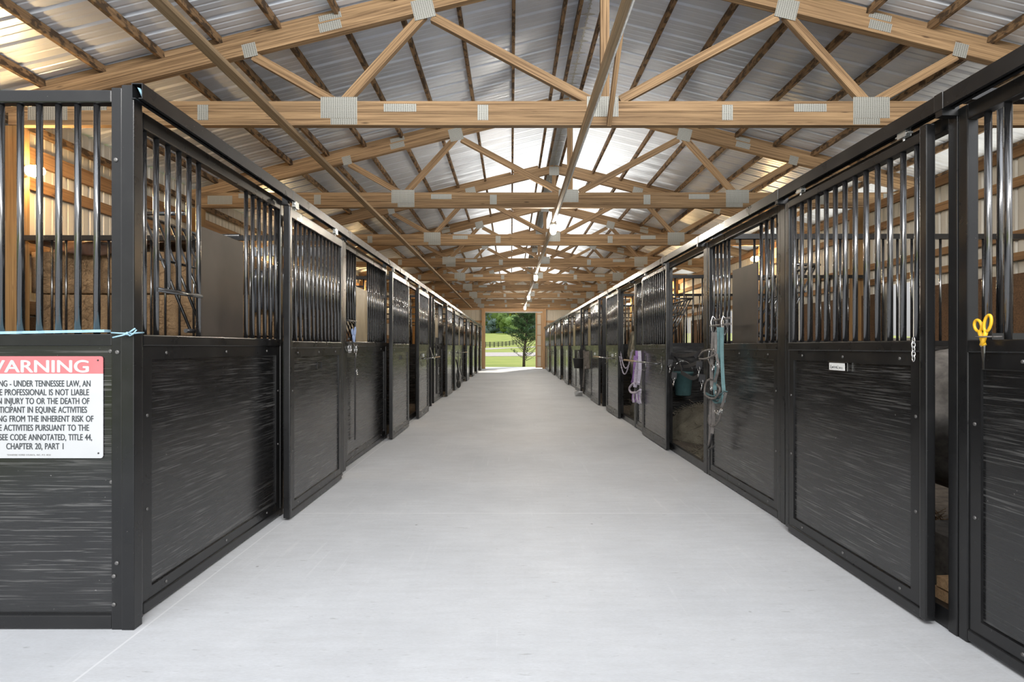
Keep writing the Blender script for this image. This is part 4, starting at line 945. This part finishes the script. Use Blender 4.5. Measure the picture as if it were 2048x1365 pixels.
hay_heap((2.62, 3.8, .012), (.4, .5, .12), 400, 'dark straw on the floor behind the large door gap', mat='hay')
hn = MB().blob((2.45, 10.55, 1.15), (.24, .3, .52), 4, .25, 3.5, 3); o = hn.build('hay_net', 'straw', None, 0, (2.45, 10.55, 1.7)); tag(o, 'bulging net of hay hanging behind the looped white chains', 'hay net')
MB().tube([(2.45, 10.55, 1.62), (2.43, 10.6, 2.3)], .012, 6).build('cord', 'black', o)
sk = MB().blob((2.76, 3.28, .84), (.5, .42, .42), 4, .16, 2.4, 5)
o = sk.build('sack', 'hide', None, 0, (2.62, 3.28, .7)); tag(o, 'grey brown bulging sack glimpsed in the gap beside the large door', 'sack')
MB().box(2.2, 3.0, 2.75, 3.1, .02, .32).build('x', 'hide').name = 'rubber_mat'
tag(bpy.data.objects['rubber_mat'], 'grey block low in the gap beside the large door', 'block')
for k in range(2):
    o = plank('wood_plank', 'newwood', (2.06, 2.66 + .03 * k, .15 - .06 * k), (2.7, 2.72 + .03 * k, .15 - .06 * k), .05, .09); tag(o, ('upper' if k == 0 else 'lower') + ' reddish pine plank at the bottom of the gap beside the large door', 'plank')

# ------------------------------------------------------------------ outdoors beyond the doorway
PROF = [(-40, -.12), (0, -.1), (33, -.1), (36, -.08), (40, -.02), (58, .17), (66, .27), (75, .45), (112, .75), (122, 1.0), (140, 1.15), (150, 1.4), (200, 3.9), (262, 7.6), (300, 8.2), (420, 9)]
def gz(y):
    for (a, za), (b, zb) in zip(PROF, PROF[1:]):
        if a <= y <= b: return za + (zb - za) * (y - a) / (b - a)
    return PROF[-1][1]
gr = MB(); xs = [-160, -60, -25, -8, 0, 8, 25, 60, 160]; ys = [p[0] for p in PROF]
gr.add([(x, y, gz(y) - .0) for y in ys for x in xs], [(j * 9 + i, j * 9 + i + 1, (j + 1) * 9 + i + 1, (j + 1) * 9 + i) for j in range(len(ys) - 1) for i in range(8)], True); struct(gr.build('ground', 'grass'))
def road(name, ya, yb, tilt, lbl):
    mb = MB(); P = []
    for i in range(21):
        x = (-60 + 6 * i) * (.22 if tilt > 1 else 1)
        for y, dz in ((ya - .05, -.3), (ya, .03), (ya + (yb - ya) * .33, .03), (ya + (yb - ya) * .67, .03), (yb, .03), (yb + .05, -.3)): yy = y + tilt * x; P.append((x, yy, gz(yy) + dz))
    mb.add(P, [(6 * i + q, 6 * i + 6 + q, 6 * i + 7 + q, 6 * i + 1 + q) for i in range(20) for q in range(5)]); struct(mb.build(name, 'gravel'))
road('road_gravel', 62, 78, .12, ''); road('road_upper', 121, 132, 2.6, '')
struct(MB().box(XR + .2, 26, -20, 60, -.11, -.06).build('ground_gravel', 'yard'))  # white ground added to bounce sunlight up under the open eave
struct(MB().box(-2.4, 3.0, 34.2, 35.6, -.2, -.01).build('floor_apron', 'concrete'))
fn = thing('board_fence', (0, 154, gz(154)), 'black four rail board fence along the meadow beyond the road', 'fence')
fa = lambda x: (x, 154 + x * 3.3)
for k in range(14):
    x, y = fa(-8 + .95 * k); MB().box(x - .1, x + .1, y - .1, y + .1, gz(y) - .1, gz(y) + 1.35).build('post', 'fence', fn)
    if k < 13:
        x2, y2 = fa(-8 + .95 * (k + 1))
        for h in (.35, .62, .9, 1.2): MB().beam((x, y - .12, gz(y) + h), (x2, y2 - .12, gz(y2) + h), .13, .04).build('rail', 'fence', fn)
def tree(x, y, h, rad, mat, label, seed, trunk=.25):
    random.seed(seed); z = gz(y); t = thing('tree', (x, y, z), label, 'tree', 'trees beyond the meadow')
    MB().tube([(x, y, z - .3), (x, y, z + h * .5), (x + .1, y, z + h * .85)], [trunk, trunk * .7, trunk * .2], 8).build('trunk', 'bark', t)
    mb = MB()
    for k in range(9):
        a_ = random.uniform(0, 6.283); r = random.uniform(.1, .62) * rad; hz = random.uniform(.22, .85)
        mb.blob((x + r * math.cos(a_), y + r * math.sin(a_), z + h * hz), (rad * .5,) * 2 + (h * .2,), 2, .5, 2.2, seed + k)
    for k in range(500):
        a_ = random.uniform(0, 6.283); e_ = random.uniform(-.7, 1.5); q_ = random.uniform(.75, 1.08); s = random.uniform(.2, .5) * (rad / 5 + .35)
        c = Vector((x + rad * q_ * math.cos(a_) * math.cos(e_), y + rad * q_ * math.sin(a_) * math.cos(e_), z + h * .52 + h * .46 * q_ * math.sin(e_)))
        u = Vector((random.gauss(0, 1), random.gauss(0, 1), random.gauss(0, 1))).normalized(); v = u.orthogonal().normalized()
        mb.add([c - u * s, c - v * s * .6, c + u * s, c + v * s * .6], [(0, 1, 2, 3)])
    mb.build('crown', mat, t)
trees = [(-16, 268, 24, 8, 'leafB', 'tall blue green tree at the wood edge, hard against the doorway post'), (-9.5, 276, 26, 7, 'leafA', 'tall mid green tree second from the doorway post'), (-4, 282, 27, 8, 'leafB', 'tall dark blue green tree third from the doorway post'),
         (2, 280, 28, 7, 'leafA', 'tall mid green tree rising behind the round shrub'), (-3.5, 268, 10, 4.2, 'leafA', 'middle sized rounded green tree beside the round pale shrub'), (1.2, 264, 8.5, 4.4, 'leafD', 'round pale green shrub at the top of the meadow'),
         (2.6, 285, 30, 5.5, 'leafC', 'tall bright yellow green tree behind the cedar'), (16, 280, 28, 8, 'leafC', 'bright yellow green tree hidden mostly by the cedar'), (4.0, 268, 9, 4, 'leafE', 'brown bare twigged thicket right of the round shrub'.replace('right of', 'beside')),
         (24, 276, 24, 8, 'leafA', 'mid green tree beyond the sliding door edge'), (-24, 276, 26, 9, 'leafA', 'mid green tree at the wood edge out beyond the post'), (-8, 266, 7, 4, 'leafB', 'low dark blue green bush under the tall trees')]
DEP = [292, 312, 334, 360, 272, 262, 316, 314, 284, 338, 312, 278]
for i, (x, y, h, r, m_, l) in enumerate(trees):
    q_ = DEP[i] / y; tree(x * q_, DEP[i], h * q_, r * q_ * .9, m_, l, 30 + i)
random.seed(99)
wd = MB()
for k in range(60): wd.blob((-60 + 2.2 * k, 395 + random.uniform(-4, 6), 12 + random.uniform(3, 16)), (5, 4, 9), 2, .4, 2, k)
for k in range(50): wd.blob((-60 + 2.7 * k, 390 + random.uniform(-4, 6), 12), (4, 3, 6), 2, .4, 2, k)
tag(wd.build('woods', 'leafB'), 'dense blue green woods behind the meadow trees', 'woods', None, 'stuff')
# cedar beside the doorway
cx, cy = .98, 37.6
ct = thing('cedar_tree', (cx, cy, gz(cy)), 'ragged dark green cedar tree with bare lower limbs just outside the doorway', 'tree')
MB().tube([(cx - .12, cy, gz(cy) - .2), (cx - .1, cy, .9), (cx + .05, cy, 2.2), (cx + .1, cy, 3.6), (cx + .1, cy, 5.6)], [.10, .085, .07, .055, .02], 10).build('trunk', 'bark', ct)
fol = MB(); k = 0
for k in range(110):
    z = .35 + 5.3 * (k / 110); a_ = k * 2.399; low = z < 1.6
    L = (1.15 if low else 1.35 - .14 * max(0, z - 2.2)) * random.uniform(.6, 1.1); rise = (.9 if low else .35) * random.uniform(.6, 1.2)
    p0 = Vector((cx + .03, cy, z)); p1 = p0 + Vector((math.cos(a_) * L, math.sin(a_) * L, rise * L)); pm = (p0 + p1) / 2 + Vector((0, 0, -.08 * L))
    br = MB().tube([p0, pm, p1], [.022, .014, .004], 5)
    if k < 90: br.build('branch', 'bark', ct)
    dens = 20 if low else 270
    for j in range(dens):
        t = random.uniform(.2 if not low else .6, 1.05); c = p0.lerp(p1, t) + Vector((random.gauss(0, .085), random.gauss(0, .085), random.gauss(0, .05)))
        u = Vector((random.gauss(0, 1), random.gauss(0, 1), random.gauss(.3, .7))).normalized(); v = u.orthogonal().normalized(); s = random.uniform(.03, .075)
        fol.add([c - u * s, c - v * s * .35, c + u * s, c + v * s * .35], [(0, 1, 2, 3)])
fol.build('foliage', 'cedar', ct)
